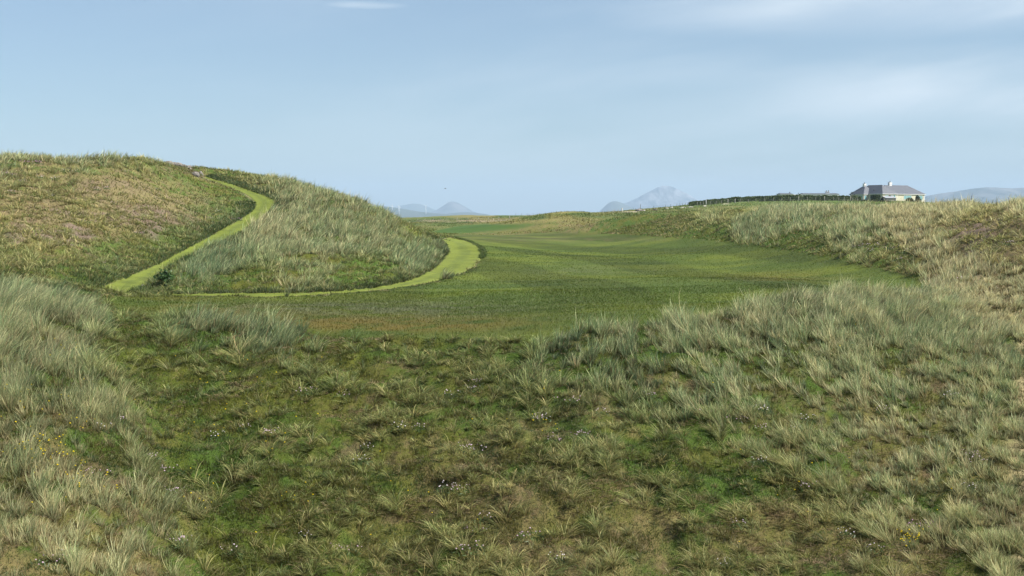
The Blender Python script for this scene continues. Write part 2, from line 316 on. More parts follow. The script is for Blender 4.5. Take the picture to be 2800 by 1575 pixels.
gc = mixc3(gc, STRAW, sst(n2*0.6+n4*0.4+dry*0.42-0.2, .42, .76)*0.7)
gc = mixc3(gc, SOIL, sst(n4+dry*0.2, .66, .84)*0.6)
# fairway: mown grass with old patches of browner and bluer sward
def spot(px, py, rx, ry): return np.exp(-((SX-px)/rx)**2-((SY-py)/ry)**2)
fg = np.broadcast_to(C(.058,.086,.017), XX.shape+(3,)).copy()
fn = fbm(XX, YY*1.0, 5.0, 4, 71); fn2 = fbm(XX, YY, 0.8, 4, 81); fn3 = fbm(XX*0.4, YY, 3.0, 4, 91)
fg = mixc3(fg, C(.088,.114,.022), sst(fn, .42, .62)*.8)
fg = mixc3(fg, C(.042,.068,.018), sst(fn3, .5, .68)*.6)
fg = mixc3(fg, C(.100,.084,.024), np.clip(spot(1060,885,360,24)*1.3+spot(600,850,280,22)*.8+spot(1150,620,200,14)+spot(2150,760,150,18)*.5+spot(500,815,120,8)*.4, 0, 1)*sst(fn2*.5+fn*.5, .34, .56))
fg = mixc3(fg, C(.080,.092,.055), np.clip(spot(1100,845,350,22)*1.1+spot(800,840,250,10)*.6+spot(1600,740,180,16)*.5, 0, 1)*sst(fn2, .34, .6)*.85)
fg = mixc3(fg, C(.105,.092,.055), np.clip(spot(1500,655,300,7)*.9+spot(1300,640,200,6), 0, 1)*sst(fn2, .4, .55)*.7)
band = sst(np.sin(np.hypot(XX+38, (YY-40)*0.55)*0.72), -.3, .3)
fg = fg*(1+0.34*(band-.5)*sst(YY, 38, 50))[..., None]
fg = fg*(0.80+0.32*fn2)[..., None]*np.array([1.08, 1.04, .82])
ffc = mixc3(np.broadcast_to(C(.075,.135,.022), fg.shape), C(.05,.10,.02), fn3)

# lush dark strip of long grass at the outer rims of the paths, pale litter right at their edges
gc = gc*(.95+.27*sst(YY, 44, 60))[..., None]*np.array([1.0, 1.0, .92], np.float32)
rim = np.clip(blur(pathm, 26)*2.4, 0, 1)*(1-fair)
gc = mixc3(gc, C(.030,.065,.016), rim*.7)
edge = np.clip(blur(pathm, 3)*2.2, 0, 1)
gc = mixc3(gc, C(.20,.17,.085), edge*sst(n2, .38, .52)*(1-0.75*FM))
# far field and the yellow hummock
gc = mixc3(gc, fg, np.clip(blur(fair, 5), 0, 1)*(1-edge*.5))
gc = mixc3(gc, ffc*.8, blur(farf, 2))
farz = sst(YY, 165, 210)*(1-blur(farf, 2))
ff = mixc3(np.broadcast_to(C(.085,.115,.026), fg.shape), C(.19,.165,.06), sst(fbm(XX, YY*.45, 9, 4, 101), .44, .6)*np.clip(dry+.25, 0, 1))
ff = mixc3(ff, C(.05,.085,.022), sst(fbm(XX, YY*.5, 14, 4, 111), .52, .66)*.8)
hm = spot(1500,612,200,40)*(YY > 165)*(YY < 260)
ff = mixc3(ff, C(.25,.215,.075), np.clip(hm, 0, 1)*sst(fbm(XX, YY, 4, 4, 121), .3, .6)*.9)
ff = mixc3(ff, C(.05,.09,.02), np.clip(spot(1800,612,170,14)*1.3, 0, 1))
fieldgreen = sst(YY, 260, 300)*sst(SX, 1750, 1900)
ff = mixc3(ff, C(.095,.14,.034), fieldgreen*.85)
litter = np.exp(-((SY-604-(SX-1130)*.001)/2.6)**2)*sst(SX, 1120, 1180)*sst(-SX, -1520, -1420)*(YY > 300)*(YY < 430)
ff = mixc3(ff, C(.30,.25,.16), litter*sst(fbm(XX, YY, 3, 3, 131), .35, .55))
gc = mixc3(gc, ff, farz)
deep = sst(YY, 900, 1500); gc = mixc3(gc, np.broadcast_to(C(.06,.075,.05), gc.shape), deep)
for (px, py, rx, ry) in ((500,458,32,7),(525,470,22,6),(540,478,16,5),(470,444,22,4),(2650,605,45,10),(2700,655,50,9),(2740,680,30,9)):   # bare eroded scars
    gc = mixc3(gc, SOIL, np.clip(spot(px, py, rx, ry)*1.4, 0, 1)*(YY < 140)*sst(n2, .3, .45))
gc = mixc3(gc, C(.185,.15,.085), np.clip(spot(260,560,330,95), 0, 1)*(YY > 52)*(YY < 105)*sst(n1, .3, .55)*.65)
mats = sst(fbm(XX*.55, YY*.4, 1.6, 4, 141, .65), .50, .64)*(YY > 55)*(YY < 105)
gc = mixc3(gc, C(.16,.115,.095), mats*np.clip(spot(330,600,230,90)+spot(200,680,230,60)+spot(2700,660,110,90)*1.3, 0, 1)*.85)
strip = np.exp(-((SX-np.interp(SY, [560,620,690,760,850], [2440,2490,2560,2670,2810]))/(16+.05*(SY-560).clip(0)))**2)*(YY < 110)*(SY > 556)
gc = mixc3(gc, C(.33,.27,.15), np.clip(strip, 0, 1)*.85)
rimline = np.exp(-((SY-(497+(SX-590)*0.333))/4.0)**2)*((SX > 545) & (SX < 760) & (YY > 104) & (YY < 126))*(1-pathm)
gc = mixc3(gc, C(.06,.045,.03), np.clip(rimline, 0, 1)*.8)

def groundmat():
    m, n_, l_, p = newmat('ground_turf')
    a = nd(n_, 'ShaderNodeAttribute', attribute_name='Col'); g = nd(n_, 'ShaderNodeNewGeometry')
    t = nd(n_, 'ShaderNodeTexNoise'); t.inputs['Scale'].default_value = 9.0; t.inputs['Detail'].default_value = 8; t.inputs['Roughness'].default_value = 0.7
    t2 = nd(n_, 'ShaderNodeTexNoise'); t2.inputs['Scale'].default_value = 45.0; t2.inputs['Detail'].default_value = 4
    l_.new(g.outputs['Position'], t.inputs['Vector']); l_.new(g.outputs['Position'], t2.inputs['Vector'])
    mx = nd(n_, 'ShaderNodeMix', data_type='RGBA', blend_type='MULTIPLY'); mx.inputs[0].default_value = 1
    cr = nd(n_, 'ShaderNodeMapRange'); cr.inputs[1].default_value = .25; cr.inputs[2].default_value = .75; cr.inputs[3].default_value = .55; cr.inputs[4].default_value = 1.45
    s = M('ADD', M('MULTIPLY', t.outputs[0], .6, nodes=n_, links=l_), M('MULTIPLY', t2.outputs[0], .4, nodes=n_, links=l_), nodes=n_, links=l_)
    l_.new(s, cr.inputs[0]); l_.new(a.outputs['Color'], mx.inputs[6]); l_.new(cr.outputs[0], mx.inputs[7]); l_.new(mx.outputs[2], p.inputs['Base Color'])
    b = nd(n_, 'ShaderNodeBump'); b.inputs['Strength'].default_value = 1; b.inputs['Distance'].default_value = 0.05; l_.new(s, b.inputs['Height']); l_.new(b.outputs[0], p.inputs['Normal'])
    p.inputs['Roughness'].default_value = .9; p.inputs['Specular IOR Level'].default_value = .15
    return m
GM = groundmat()
rows, cols = XX.shape
idx = np.arange(rows*cols).reshape(rows, cols)
quads = np.stack([idx[:-1, :-1], idx[:-1, 1:], idx[1:, 1:], idx[1:, :-1]], -1)
cellf = (fair[:-1, :-1] & fair[1:, 1:] & fair[:-1, 1:] & fair[1:, :-1]) & ~pathm[:-1, :-1] & ~pathm[1:, 1:]
cellff = farf[:-1, :-1] & farf[1:, 1:]
PV = np.stack([XX, YY, ZZ], -1).reshape(-1, 3); PC = gc.reshape(-1, 3)
def sub(name, sel):
    q = quads[sel].reshape(-1, 4); uq, inv = np.unique(q.ravel(), return_inverse=True)
    return fast_mesh(name, PV[uq], inv, np.full(len(q), 4), GM, PC[uq])
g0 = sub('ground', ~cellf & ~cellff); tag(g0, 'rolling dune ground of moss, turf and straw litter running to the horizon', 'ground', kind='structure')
g1 = sub('fairway', cellf); tag(g1, 'broad mown green fairway in the middle of the picture', 'fairway', kind='structure')
g2 = sub('fairway', cellff); tag(g2, 'distant lighter green strip of mown fairway beyond the mound', 'fairway', kind='structure')
bk = fast_mesh('ground', [(-300,-300,EYE-1.9),(300,-300,EYE-1.9),(300,1.2,EYE-1.9),(-300,1.2,EYE-1.9)], [0,1,2,3], [4], GM, np.tile(C(.06,.09,.02), (4, 1)))
tag(bk, 'grassy ground behind the viewpoint', 'ground', kind='structure')

# ---- mown paths as real sheets lying in their shallow trench
def pathmat():
    m, n_, l_, p = newmat('mown_path_turf')
    g = nd(n_, 'ShaderNodeNewGeometry'); uv = nd(n_, 'ShaderNodeAttribute', attribute_name='Col')
    t = nd(n_, 'ShaderNodeTexNoise'); t.inputs['Scale'].default_value = 1.1; t.inputs['Detail'].default_value = 8; t.inputs['Roughness'].default_value = .65
    l_.new(g.outputs['Position'], t.inputs['Vector'])
    mx = nd(n_, 'ShaderNodeMix', data_type='RGBA', blend_type='MULTIPLY'); mx.inputs[0].default_value = 1
    cr = nd(n_, 'ShaderNodeMapRange'); cr.inputs[1].default_value = .3; cr.inputs[2].default_value = .7; cr.inputs[3].default_value = .72; cr.inputs[4].default_value = 1.22
    l_.new(t.outputs[0], cr.inputs[0]); l_.new(uv.outputs['Color'], mx.inputs[6]); l_.new(cr.outputs[0], mx.inputs[7]); l_.new(mx.outputs[2], p.inputs['Base Color'])
    t2 = nd(n_, 'ShaderNodeTexNoise'); t2.inputs['Scale'].default_value = 30; t2.inputs['Detail'].default_value = 3; l_.new(g.outputs['Position'], t2.inputs['Vector'])
    b = nd(n_, 'ShaderNodeBump'); b.inputs['Distance'].default_value = .02; l_.new(t2.outputs[0], b.inputs['Height']); l_.new(b.outputs[0], p.inputs['Normal'])
    p.inputs['Roughness'].default_value = .85; p.inputs['Specular IOR Level'].default_value = .2
    return m
PMAT = pathmat()
def dense(pts, k):
    pts = np.array(pts, float); seg = np.r_[0, np.cumsum(np.hypot(*np.diff(pts, axis=0).T))]; seg /= seg[-1]
    tt = np.linspace(0, 1, len(pts)); T = np.linspace(0, 1, k)
    o = []
    for c in range(pts.shape[1]):                     # Catmull-Rom through the outline points
        q = np.r_[2*pts[0, c]-pts[1, c], pts[:, c], 2*pts[-1, c]-pts[-2, c]]; x = T*(len(pts)-1); i = np.clip(x.astype(int), 0, len(pts)-2); f = x-i
        p0, p1, p2, p3 = q[i], q[i+1], q[i+2], q[i+3]
        o.append(.5*(2*p1+(p2-p0)*f+(2*p0-5*p1+4*p2-p3)*f**2+(3*p1-p0-3*p2+p3)*f**3))
    return np.stack(o, -1)
def mown(lft, rgt, dl, label):
    k = 260; a = dense(lft, k); b = dense(rgt, k); dd = np.interp(np.linspace(0, 1, k), np.linspace(0, 1, len(dl)), dl)
    A3 = np.array([hit(*a[i], dd[i]) for i in range(k)]); B3 = np.array([hit(*b[i], dd[i]) for i in range(k)])
    ker = np.ones(7)/7
    for Q in (A3, B3):
        for c in range(2):
            q = np.r_[np.full(3, Q[0, c]), Q[:, c], np.full(3, Q[-1, c])]; Q[:, c] = np.convolve(q, ker, 'valid')
    NW = 14; t = np.linspace(-.07, 1.07, NW)[None, :, None]; Pp = A3[:, None]*(1-t)+B3[:, None]*t
    Pp[..., 2] = ground(Pp[..., 0], Pp[..., 1])+0.05
    Pp[:, 0, 2] -= .12; Pp[:, -1, 2] -= .12
    across = np.abs(np.linspace(-1, 1, NW))[None]+np.zeros((k, 1)); jn = fbm(Pp[..., 0], Pp[..., 1], .9, 3, 77)
    cc = mixc3(np.broadcast_to(C(.132,.162,.024), Pp.shape), C(.098,.126,.021), sst(np.sin(across*7+jn*2), -.2, .8)*.7)
    cc = mixc3(cc, C(.20,.18,.08), sst(across+jn*.3, .98, 1.12)*.6)
    ii = np.arange(k*NW).reshape(k, NW); q = np.stack([ii[:-1, :-1], ii[1:, :-1], ii[1:, 1:], ii[:-1, 1:]], -1).reshape(-1, 4)
    nrm = np.cross(Pp[1, 0]-Pp[0, 0], Pp[0, 1]-Pp[0, 0])
    if nrm[2] < 0: q = q[:, ::-1]
    o = fast_mesh('path', Pp.reshape(-1, 3), q.ravel(), np.full(len(q), 4), PMAT, cc.reshape(-1, 3))
    return tag(o, label, 'path', kind='structure')
mown(UPL, UPR, [49,52,56,64,68,72,76,80,84,89,94,98,101,103,105,107,111,114,117,119,122], 'pale green mown path winding up between the left dune and the mound')
mown(LPI, LPO, [47,47,47,48.5,50.5,52,55,59,68,76,82,88,92,98,103,108], 'pale green mown path curling round the foot of the middle mound')

# ---------------------------------------------------------------- grass
def leafmat(name, trans=.35, rough=.5, spec=.25):
    m, n_, l_, p = newmat(name)
    a = nd(n_, 'ShaderNodeAttribute', attribute_name='Col'); l_.new(a.outputs['Color'], p.inputs['Base Color'])
    p.inputs['Roughness'].default_value = rough; p.inputs['Specular IOR Level'].default_value = spec
    tr = nd(n_, 'ShaderNodeBsdfTranslucent'); l_.new(a.outputs['Color'], tr.inputs['Color'])
    mx = nd(n_, 'ShaderNodeMixShader'); mx.inputs[0].default_value = trans
    l_.new(p.outputs[0], mx.inputs[1]); l_.new(tr.outputs[0], mx.inputs[2]); l_.new(mx.outputs[0], n_['Material Output'].inputs[0])
    return m
GRASS = leafmat('grass_blade', .42)
RUN = np.maximum.accumulate((ZZ-EYE)/YY, axis=0)
def seen(X, Y, Z, h, marg=.005):
    """left out only where the ground in front hides it well"""
    u = X/Y; v = np.log(Y)
    i = np.clip(np.searchsorted(GU, u), 0, len(GU)-1); j = np.clip(np.searchsorted(GV, v)-2, 0, len(GV)-1)
    return ((Z+h-EYE)/Y > RUN[j, i]-marg)
def blades(base, Ln, wid, radial, r0, lean, wind, droop, c0, c1, segs):
    """K ribbons; returns verts, faces, sizes, cols"""
    K = len(base); P = base.copy(); vs = []; side = np.stack([-radial[:, 1], radial[:, 0]], -1)
    a = rng.normal(0, .7, K); ca, sa = np.cos(a), np.sin(a)
    # ribbons face in all directions
    side = np.stack([side[:, 0]*ca-side[:, 1]*sa, side[:, 0]*sa+side[:, 1]*ca, rng.normal(0, .15, K)], -1)
    cs = []
    for k in range(segs+1):
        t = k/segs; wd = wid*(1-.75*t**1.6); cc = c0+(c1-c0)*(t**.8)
        if k < segs:
            vs += [P-side*wd[:, None]/2, P+side*wd[:, None]/2]; cs += [cc, cc]
        else: vs.append(P.copy()); cs.append(cc)
        tm = (k+.5)/segs
        d = np.empty((K, 3)); d[:, :2] = radial*r0[:, None]+lean+wind*(tm**1.4)+radial*(droop*tm*.55)[:, None]; d[:, 2] = 1-droop*tm**1.3
        d /= np.linalg.norm(d, axis=1)[:, None]; P = P+d*(Ln/segs)[:, None]
    nv = 2*segs+1; V = np.stack(vs, 1).reshape(-1, 3); Cc = np.stack(cs, 1).reshape(-1, 3)
    o = (np.arange(K)*nv)[:, None]; f = []
    pat = []
    for k in range(segs-1): pat += [2*k, 2*k+1, 2*k+3, 2*k+2]
    pat += [2*segs-2, 2*segs-1, 2*segs]
    F = (o+np.array(pat)[None]).ravel(); Sz = np.tile(np.array([4]*(segs-1)+[3]), K)
    return V, F, Sz, Cc
class Bag:
    def __init__(s): s.v, s.f, s.s, s.c, s.n = [], [], [], [], 0
    def add(s, V, F, Sz, Cc):
        s.v.append(V); s.f.append(F+s.n); s.s.append(Sz); s.c.append(Cc); s.n += len(V)
    def build(s, name, mat, label, cat='grass'):
        o = fast_mesh(name, np.concatenate(s.v), np.concatenate(s.f), np.concatenate(s.s), mat, np.concatenate(s.c)); return tag(o, label, cat, kind='stuff')
BLUE, PALE, SAGE, WHEAT, DEAD, GREEN = C(.105,.175,.088), C(.46,.46,.26), C(.225,.29,.125), C(.53,.44,.24), C(.22,.14,.075), C(.095,.13,.028)
ULIM = .52
def scatter(y0, y1, per_m2, ulim=ULIM):
    n = int(per_m2*ulim*(y1*y1-y0*y0)); Y = np.sqrt(rng.uniform(y0*y0, y1*y1, n)); X = rng.uniform(-ulim, ulim, n)*Y
    return X, Y
def windfield(X, Y):
    th = (fbm(X, Y, 6.0, 2, 201)-.5)*2.4; s = .35+.6*fbm(X, Y, 3.0, 2, 211)
    return np.stack([np.cos(th+.35)*s, np.sin(th+.35)*s], -1)
def tufts(bag, y0, y1, dens, nbl, segs, pick=None, ulim=ULIM, rad=.13, hs=1.0, boost=1.0):
    X, Y = scatter(y0, y1, dens, ulim)
    z = zone_at(X, Y); cov, straw, hgt = z[:, 0], z[:, 1], z[:, 2]
    cl = fbm(X, Y, 1.5, 2, 221); cl2 = fbm(X, Y, 5.0, 2, 231)
    cl3 = fbm(X, Y, .55, 2, 271); cov2 = boost*cov*(.08+1.5*sst(cl*.25+cl2*.25+cl3*.5, .36, .60))
    keep = (rng.random(len(X)) < cov2) & (mask_at(flat, X, Y) < .42) & (mask_at(FM, X, Y) < .5)
    if pick is not None: keep &= pick(X, Y)
    X, Y, straw, hgt, cl, cov = X[keep], Y[keep], straw[keep], hgt[keep], cl[keep], cov[keep]
    Z = ground(X, Y); k = seen(X, Y, Z, hgt); X, Y, Z, straw, hgt, cl, cov = X[k], Y[k], Z[k], straw[k], hgt[k], cl[k], cov[k]
    K = len(X)
    H = hgt*hs*rng.lognormal(-.08, .28, K)*(.75+.5*sst(cl3[keep][k], .35, .7))
    nb = np.maximum(3, (nbl*rng.uniform(.45, 1.4, K)).astype(int)); ti = np.repeat(np.arange(K), nb); T = len(ti)
    rr = rad*rng.uniform(.5, 1.6, K)*(H/.6)**.5
    ang = rng.uniform(0, 2*math.pi, T); q = np.sqrt(rng.random(T)); radial = np.stack([np.cos(ang), np.sin(ang)], -1)
    bx = X[ti]+radial[:, 0]*q*rr[ti]; by = Y[ti]+radial[:, 1]*q*rr[ti]
    base = np.stack([bx, by, ground(bx, by)-.02], -1)
    # where the sward is thin the tussocks flop open, in thick stands they stand up and stream in the wind
    lax = 1-sst(cov, .3, .75)
    wf = windfield(X, Y)*1.3; wf[:, 0] *= 1.25
    leanx = -.45*sst(X/Y, .02, .16)*sst(-Y, -70, -45)*sst(-Y, -34, -29)-.25*sst(X/Y, .02, .16)-.35*sst(-X/Y, .15, .3)*sst(-Y, -27, -22)
    lean = np.stack([leanx+rng.normal(0, .12, K), rng.normal(.05, .12, K)], -1)
    flop = np.stack([rng.normal(0, .5, K), -.35+rng.normal(0, .35, K)], -1)*lax[:, None]
    lean = lean+flop; wf = wf*(1-.75*lax)[:, None]
    Ln = H[ti]*rng.uniform(.55, 1.25, T); r0 = (.10+.38*q)*rng.uniform(.5, 1.4, T)+.35*lax[ti]*rng.random(T)
    droop = np.clip(rng.normal(.35, .2, T)+lax[ti]*.75, 0, 1.7)
    wid = np.maximum(.0055, .00036*Y[ti])*rng.uniform(.7, 1.5, T)
    # tuft colour: sage-blue to wheat, and each blade its own age
    a = np.clip(straw+rng.normal(0, .22, K), 0, 1)[ti]; b = np.clip(a+rng.normal(0, .22, T), 0, 1)
    tip = BLUE*(1-b)[:, None]**1.5+0; tip = mixc3(BLUE[None]+np.zeros((T, 3)), SAGE, sst(b, .0, .35)); tip = mixc3(tip, PALE, sst(b, .3, .65)*.8); tip = mixc3(tip, WHEAT, sst(b, .68, 1.05)*.8)
    tip = mixc3(tip, np.broadcast_to(DEAD, tip.shape), (rng.random(T) < .07)*.8)
    tip = mixc3(tip, np.broadcast_to(GREEN, tip.shape), lax[ti]*(rng.random(T) < .55)*.75)
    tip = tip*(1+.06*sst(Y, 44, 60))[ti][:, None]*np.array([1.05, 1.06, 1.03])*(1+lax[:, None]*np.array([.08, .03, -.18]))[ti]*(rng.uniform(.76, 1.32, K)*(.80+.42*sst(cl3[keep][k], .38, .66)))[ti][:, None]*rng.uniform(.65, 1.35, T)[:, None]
    bot = mixc3(np.broadcast_to(C(.045,.056,.022), tip.shape), np.broadcast_to(DEAD, tip.shape), (rng.random(T) < .35)*.8)  # blade feet: shade of the gaps put into the colour, some dead brown
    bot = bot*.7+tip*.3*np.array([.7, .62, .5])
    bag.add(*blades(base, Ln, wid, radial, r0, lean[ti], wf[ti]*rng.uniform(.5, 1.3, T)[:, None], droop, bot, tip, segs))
    return K, T
def sward(bag, y0, y1, dens, h, segs=2, pick=None, ulim=ULIM, wmul=1.0):
    """the short under-growth: fine turf, moss tops, litter straws"""
    X, Y = scatter(y0, y1, dens, ulim); z = zone_at(X, Y); dry = z[:, 3]
    keep = (mask_at(PM, X, Y) < .5) & (mask_at(FM, X, Y) < .5)
    if pick is not None: keep &= pick(X, Y)
    X, Y, dry = X[keep], Y[keep], dry[keep]; Z = ground(X, Y); k = seen(X, Y, Z, .1); X, Y, Z, dry = X[k], Y[k], Z[k], dry[k]; T = len(X)
    p1 = fbm(X, Y, .9, 3, 241); p2 = fbm(X, Y, .35, 2, 251); p3 = fbm(X, Y, 3.0, 2, 261)
    ang = rng.uniform(0, 2*math.pi, T); radial = np.stack([np.cos(ang), np.sin(ang)], -1)
    lying = rng.random(T) < (.12+.5*sst(p1+dry*.35-.17, .40, .62))
    Hn = h*rng.uniform(.5, 1.5, T)*(.6+.9*sst(p2, .3, .7))*np.where(lying, 1.5, 1.0)
    base = np.stack([X, Y, Z-.01], -1)
    c = mixc3(np.broadcast_to(C(.036,.070,.011), (T, 3)), C(.076,.096,.016), sst(p3*.5+p2*.5, .4, .6))
    c = mixc3(c, C(.12,.105,.032), sst(p2+dry*.3-.15, .45, .62)*.7)
    st = mixc3(np.broadcast_to(C(.40,.31,.17), (T, 3)), C(.27,.18,.12), rng.random(T))
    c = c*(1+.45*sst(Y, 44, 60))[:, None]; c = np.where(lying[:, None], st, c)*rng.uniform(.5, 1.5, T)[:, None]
    wid = np.maximum(.006, .00040*Y)*wmul*rng.uniform(.7, 1.4, T)
    r0 = np.where(lying, 2.5, rng.uniform(.1, .9, T)); droop = np.where(lying, .8, rng.uniform(.1, .9, T))
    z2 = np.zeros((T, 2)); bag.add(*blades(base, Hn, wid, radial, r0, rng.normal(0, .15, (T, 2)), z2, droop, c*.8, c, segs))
    return T
NT = []
b = Bag(); NT.append(tufts(b, 12.5, 24, 36.0, 46, 4, hs=.43, rad=.07)); NT.append(tufts(b, 24, 46, 32.0, 34, 4, hs=.44, rad=.07))
low = lambda X, Y: (zone_at(X, Y)[:, 0] < .62) & (rng.random(len(X)) < .8)
NT.append(tufts(b, 12.5, 24, 26.0, 60, 5, pick=low, hs=.62, rad=.07, boost=1.5)); NT.append(tufts(b, 24, 40, 26.0, 50, 5, pick=low, hs=.60, rad=.07, boost=1.5))
b.build('marram_grass', GRASS, 'long windblown marram grass on the near dune slopes and rim')
b = Bag(); NT.append(tufts(b, 46, 80, 10, 28, 3, rad=.17, hs=.85)); NT.append(tufts(b, 80, 150, 6.5, 15, 3, rad=.24, hs=.9))
b.build('marram_grass', GRASS, 'shaggy marram grass on the middle mound and the side dunes')
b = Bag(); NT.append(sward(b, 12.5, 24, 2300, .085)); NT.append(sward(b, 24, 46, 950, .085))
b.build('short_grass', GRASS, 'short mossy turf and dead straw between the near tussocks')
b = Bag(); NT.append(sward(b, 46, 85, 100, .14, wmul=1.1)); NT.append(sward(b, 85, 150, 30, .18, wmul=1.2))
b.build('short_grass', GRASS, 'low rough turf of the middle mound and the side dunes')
# fine blades standing on the nearest part of the fairway
def mown_blades(bag, y0, y1, dens, h):
    X, Y = scatter(y0, y1, dens, .46); k = (mask_at(FM, X, Y) > .5) & (rng.random(len(X)) < (1-sst(Y, 55, 120))); X, Y = X[k], Y[k]; Z = ground(X, Y); T = len(X)
    u = X/Y; v = np.log(Y); i = np.searchsorted(GU, u).clip(0, len(GU)-1); j = np.searchsorted(GV, v).clip(0, len(GV)-1)
    c = fg[j, i]*1.55*rng.uniform(.8, 1.25, T)[:, None]; c = mixc3(c, C(.20,.17,.08), (rng.random(T) < .06)*.7)
    ang = rng.uniform(0, 2*math.pi, T); rd = np.stack([np.cos(ang), np.sin(ang)], -1)
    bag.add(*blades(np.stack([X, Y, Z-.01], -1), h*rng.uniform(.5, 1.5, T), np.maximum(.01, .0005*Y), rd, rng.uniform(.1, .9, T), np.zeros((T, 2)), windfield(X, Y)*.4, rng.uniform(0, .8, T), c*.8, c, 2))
    return T
b = Bag(); NT.append(mown_blades(b, 30, 50, 260, .06)); NT.append(mown_blades(b, 50, 120, 70, .055))
NT.append(0)
b.build('mown_grass', GRASS, 'short springy grass blades of the mown fairway')
# long lush grass that leans over the edges of the mown paths
def fringe(bag, line, dists, side_out, n_, h_, spread, col, cut=None):
    k = 400; q = dense(line, k); dd = np.interp(np.linspace(0, 1, k), np.linspace(0, 1, len(dists)), dists)
    P = np.array([hit(*q[i], dd[i]) for i in range(0, k, 4)]); m_ = len(P)
    t = rng.uniform(0, m_-1.001, n_); i = t.astype(int); f = (t-i)[:, None]; B = P[i]*(1-f)+P[i+1]*f; tg = P[i+1]-P[i]; nr = np.stack([tg[:, 1], -tg[:, 0]], -1); nr /= np.linalg.norm(nr, axis=1)[:, None]+1e-9
    off = np.abs(rng.normal(0, spread, n_))-.10*vnoise(B[:, 0]*1.7, B[:, 1]*1.7, 9); X = B[:, 0]+nr[:, 0]*off*side_out; Y = B[:, 1]+nr[:, 1]*off*side_out; Z = ground(X, Y); ang = rng.uniform(0, 6.28, n_); rd = np.stack([np.cos(ang), np.sin(ang)], -1)
    c = np.array(col)[None]*rng.uniform(.6, 1.5, n_)[:, None]; c = mixc3(c, C(.20,.175,.07), (rng.random(n_) < .16)*.8); hh = h_*rng.uniform(.4, 1.4, n_)*(.5+fbm(X, Y, 1.2, 2, 301))
    bag.add(*blades(np.stack([X, Y, Z-.02], -1), hh, np.maximum(.01, .00042*Y), rd, rng.uniform(.1, .8, n_), nr*(-side_out)*.15, windfield(X, Y)*.5, rng.uniform(.1, .9, n_), c*.7, c, 3))
def far_rough(bag, y0, y1, dens, h_):
    X, Y = scatter(y0, y1, dens, .48); k = (mask_at(fairs, X, Y) < .3); X, Y = X[k], Y[k]; Z = ground(X, Y); k = seen(X, Y, Z, .2, .002); X, Y, Z = X[k], Y[k], Z[k]; T = len(X)
    c = mask_at(gc, X, Y)*rng.uniform(.9, 2.1, T)[:, None]; c = mixc3(c, C(.42,.36,.17), (rng.random(T) < .10)*.7); ang = rng.uniform(0, 6.28, T); rd = np.stack([np.cos(ang), np.sin(ang)], -1)
    hh = h_*rng.uniform(.3, 1.5, T)*(.25+1.2*fbm(X, Y, 5, 3, 311)**2*2)
    bag.add(*blades(np.stack([X, Y, Z-.03], -1), hh, .00055*Y*rng.uniform(.6, 1.5, T), rd, rng.uniform(.1, 1.0, T), np.zeros((T, 2)), windfield(X, Y)*.5, rng.uniform(.1, .9, T), c*.75, c, 2)); return T
b = Bag(); NT.append(far_rough(b, 150, 260, 8, .22)); NT.append(far_rough(b, 260, 430, 3, .24)); b.build('rough_grass', GRASS, 'rough tawny grass of the hummock and the far fields')
b = Bag(); UD = [49,52,56,64,68,72,76,80,84,89,94,98,101,103,105,107,111,114,117,119,122]; LD = [47,47,47,48.5,50.5,52,55,59,68,76,82,88,92,98,103,108]
fringe(b, UPL[:13], UD[:13], -1, 14000, .20, .7, (.06,.10,.028)); fringe(b, UPR, UD, 1, 16000, .26, .7, (.065,.105,.035))
fringe(b, LPI, LD, -1, 12000, .20, .6, (.05,.075,.022)); fringe(b, LPO[10:], LD[10:], 1, 4000, .20, .18, (.075,.12,.028)); fringe(b, LPO[:10], LD[:10], 1, 7000, .07, .4, (.05,.08,.02))
b.build('path_edge_grass', GRASS, 'dark lush uncut grass lining the edges of the mown paths')
open('/tmp/nt.txt','w').write(str(NT))

# ---------------------------------------------------------------- plants that stand out
def quadset(cs, us, vs_):
    """one quad per centre with half axes us, vs_"""
    V = np.stack([cs-us-vs_, cs+us-vs_, cs+us+vs_, cs-us+vs_], 1).reshape(-1, 3); K = len(cs)
    return V, np.arange(4*K), np.full(K, 4)
def rvec(K):
    v = rng.normal(0, 1, (K, 3)); return v/np.linalg.norm(v, axis=1)[:, None]
def leafcloud(name, mat, pos, size, col, colv=.35, parent=None, link=True, aspect=.6):
    K = len(pos); a = rvec(K); b_ = np.cross(a, rvec(K)); b_ /= np.linalg.norm(b_, axis=1)[:, None]; sz = size*rng.uniform(.6, 1.4, K)[:, None]
    V, F, Sz = quadset(pos, a*sz, b_*sz*aspect); c = np.repeat(np.array(col)[None]*rng.uniform(1-colv, 1+colv, K)[:, None], 4, 0)
    return fast_mesh(name, V, F, Sz, mat, c, smooth=False, parent=parent, link=link)
LEAF = leafmat('broad_leaf', .25, .45, .35)
PETAL = leafmat('petal', .3, .7, .1)
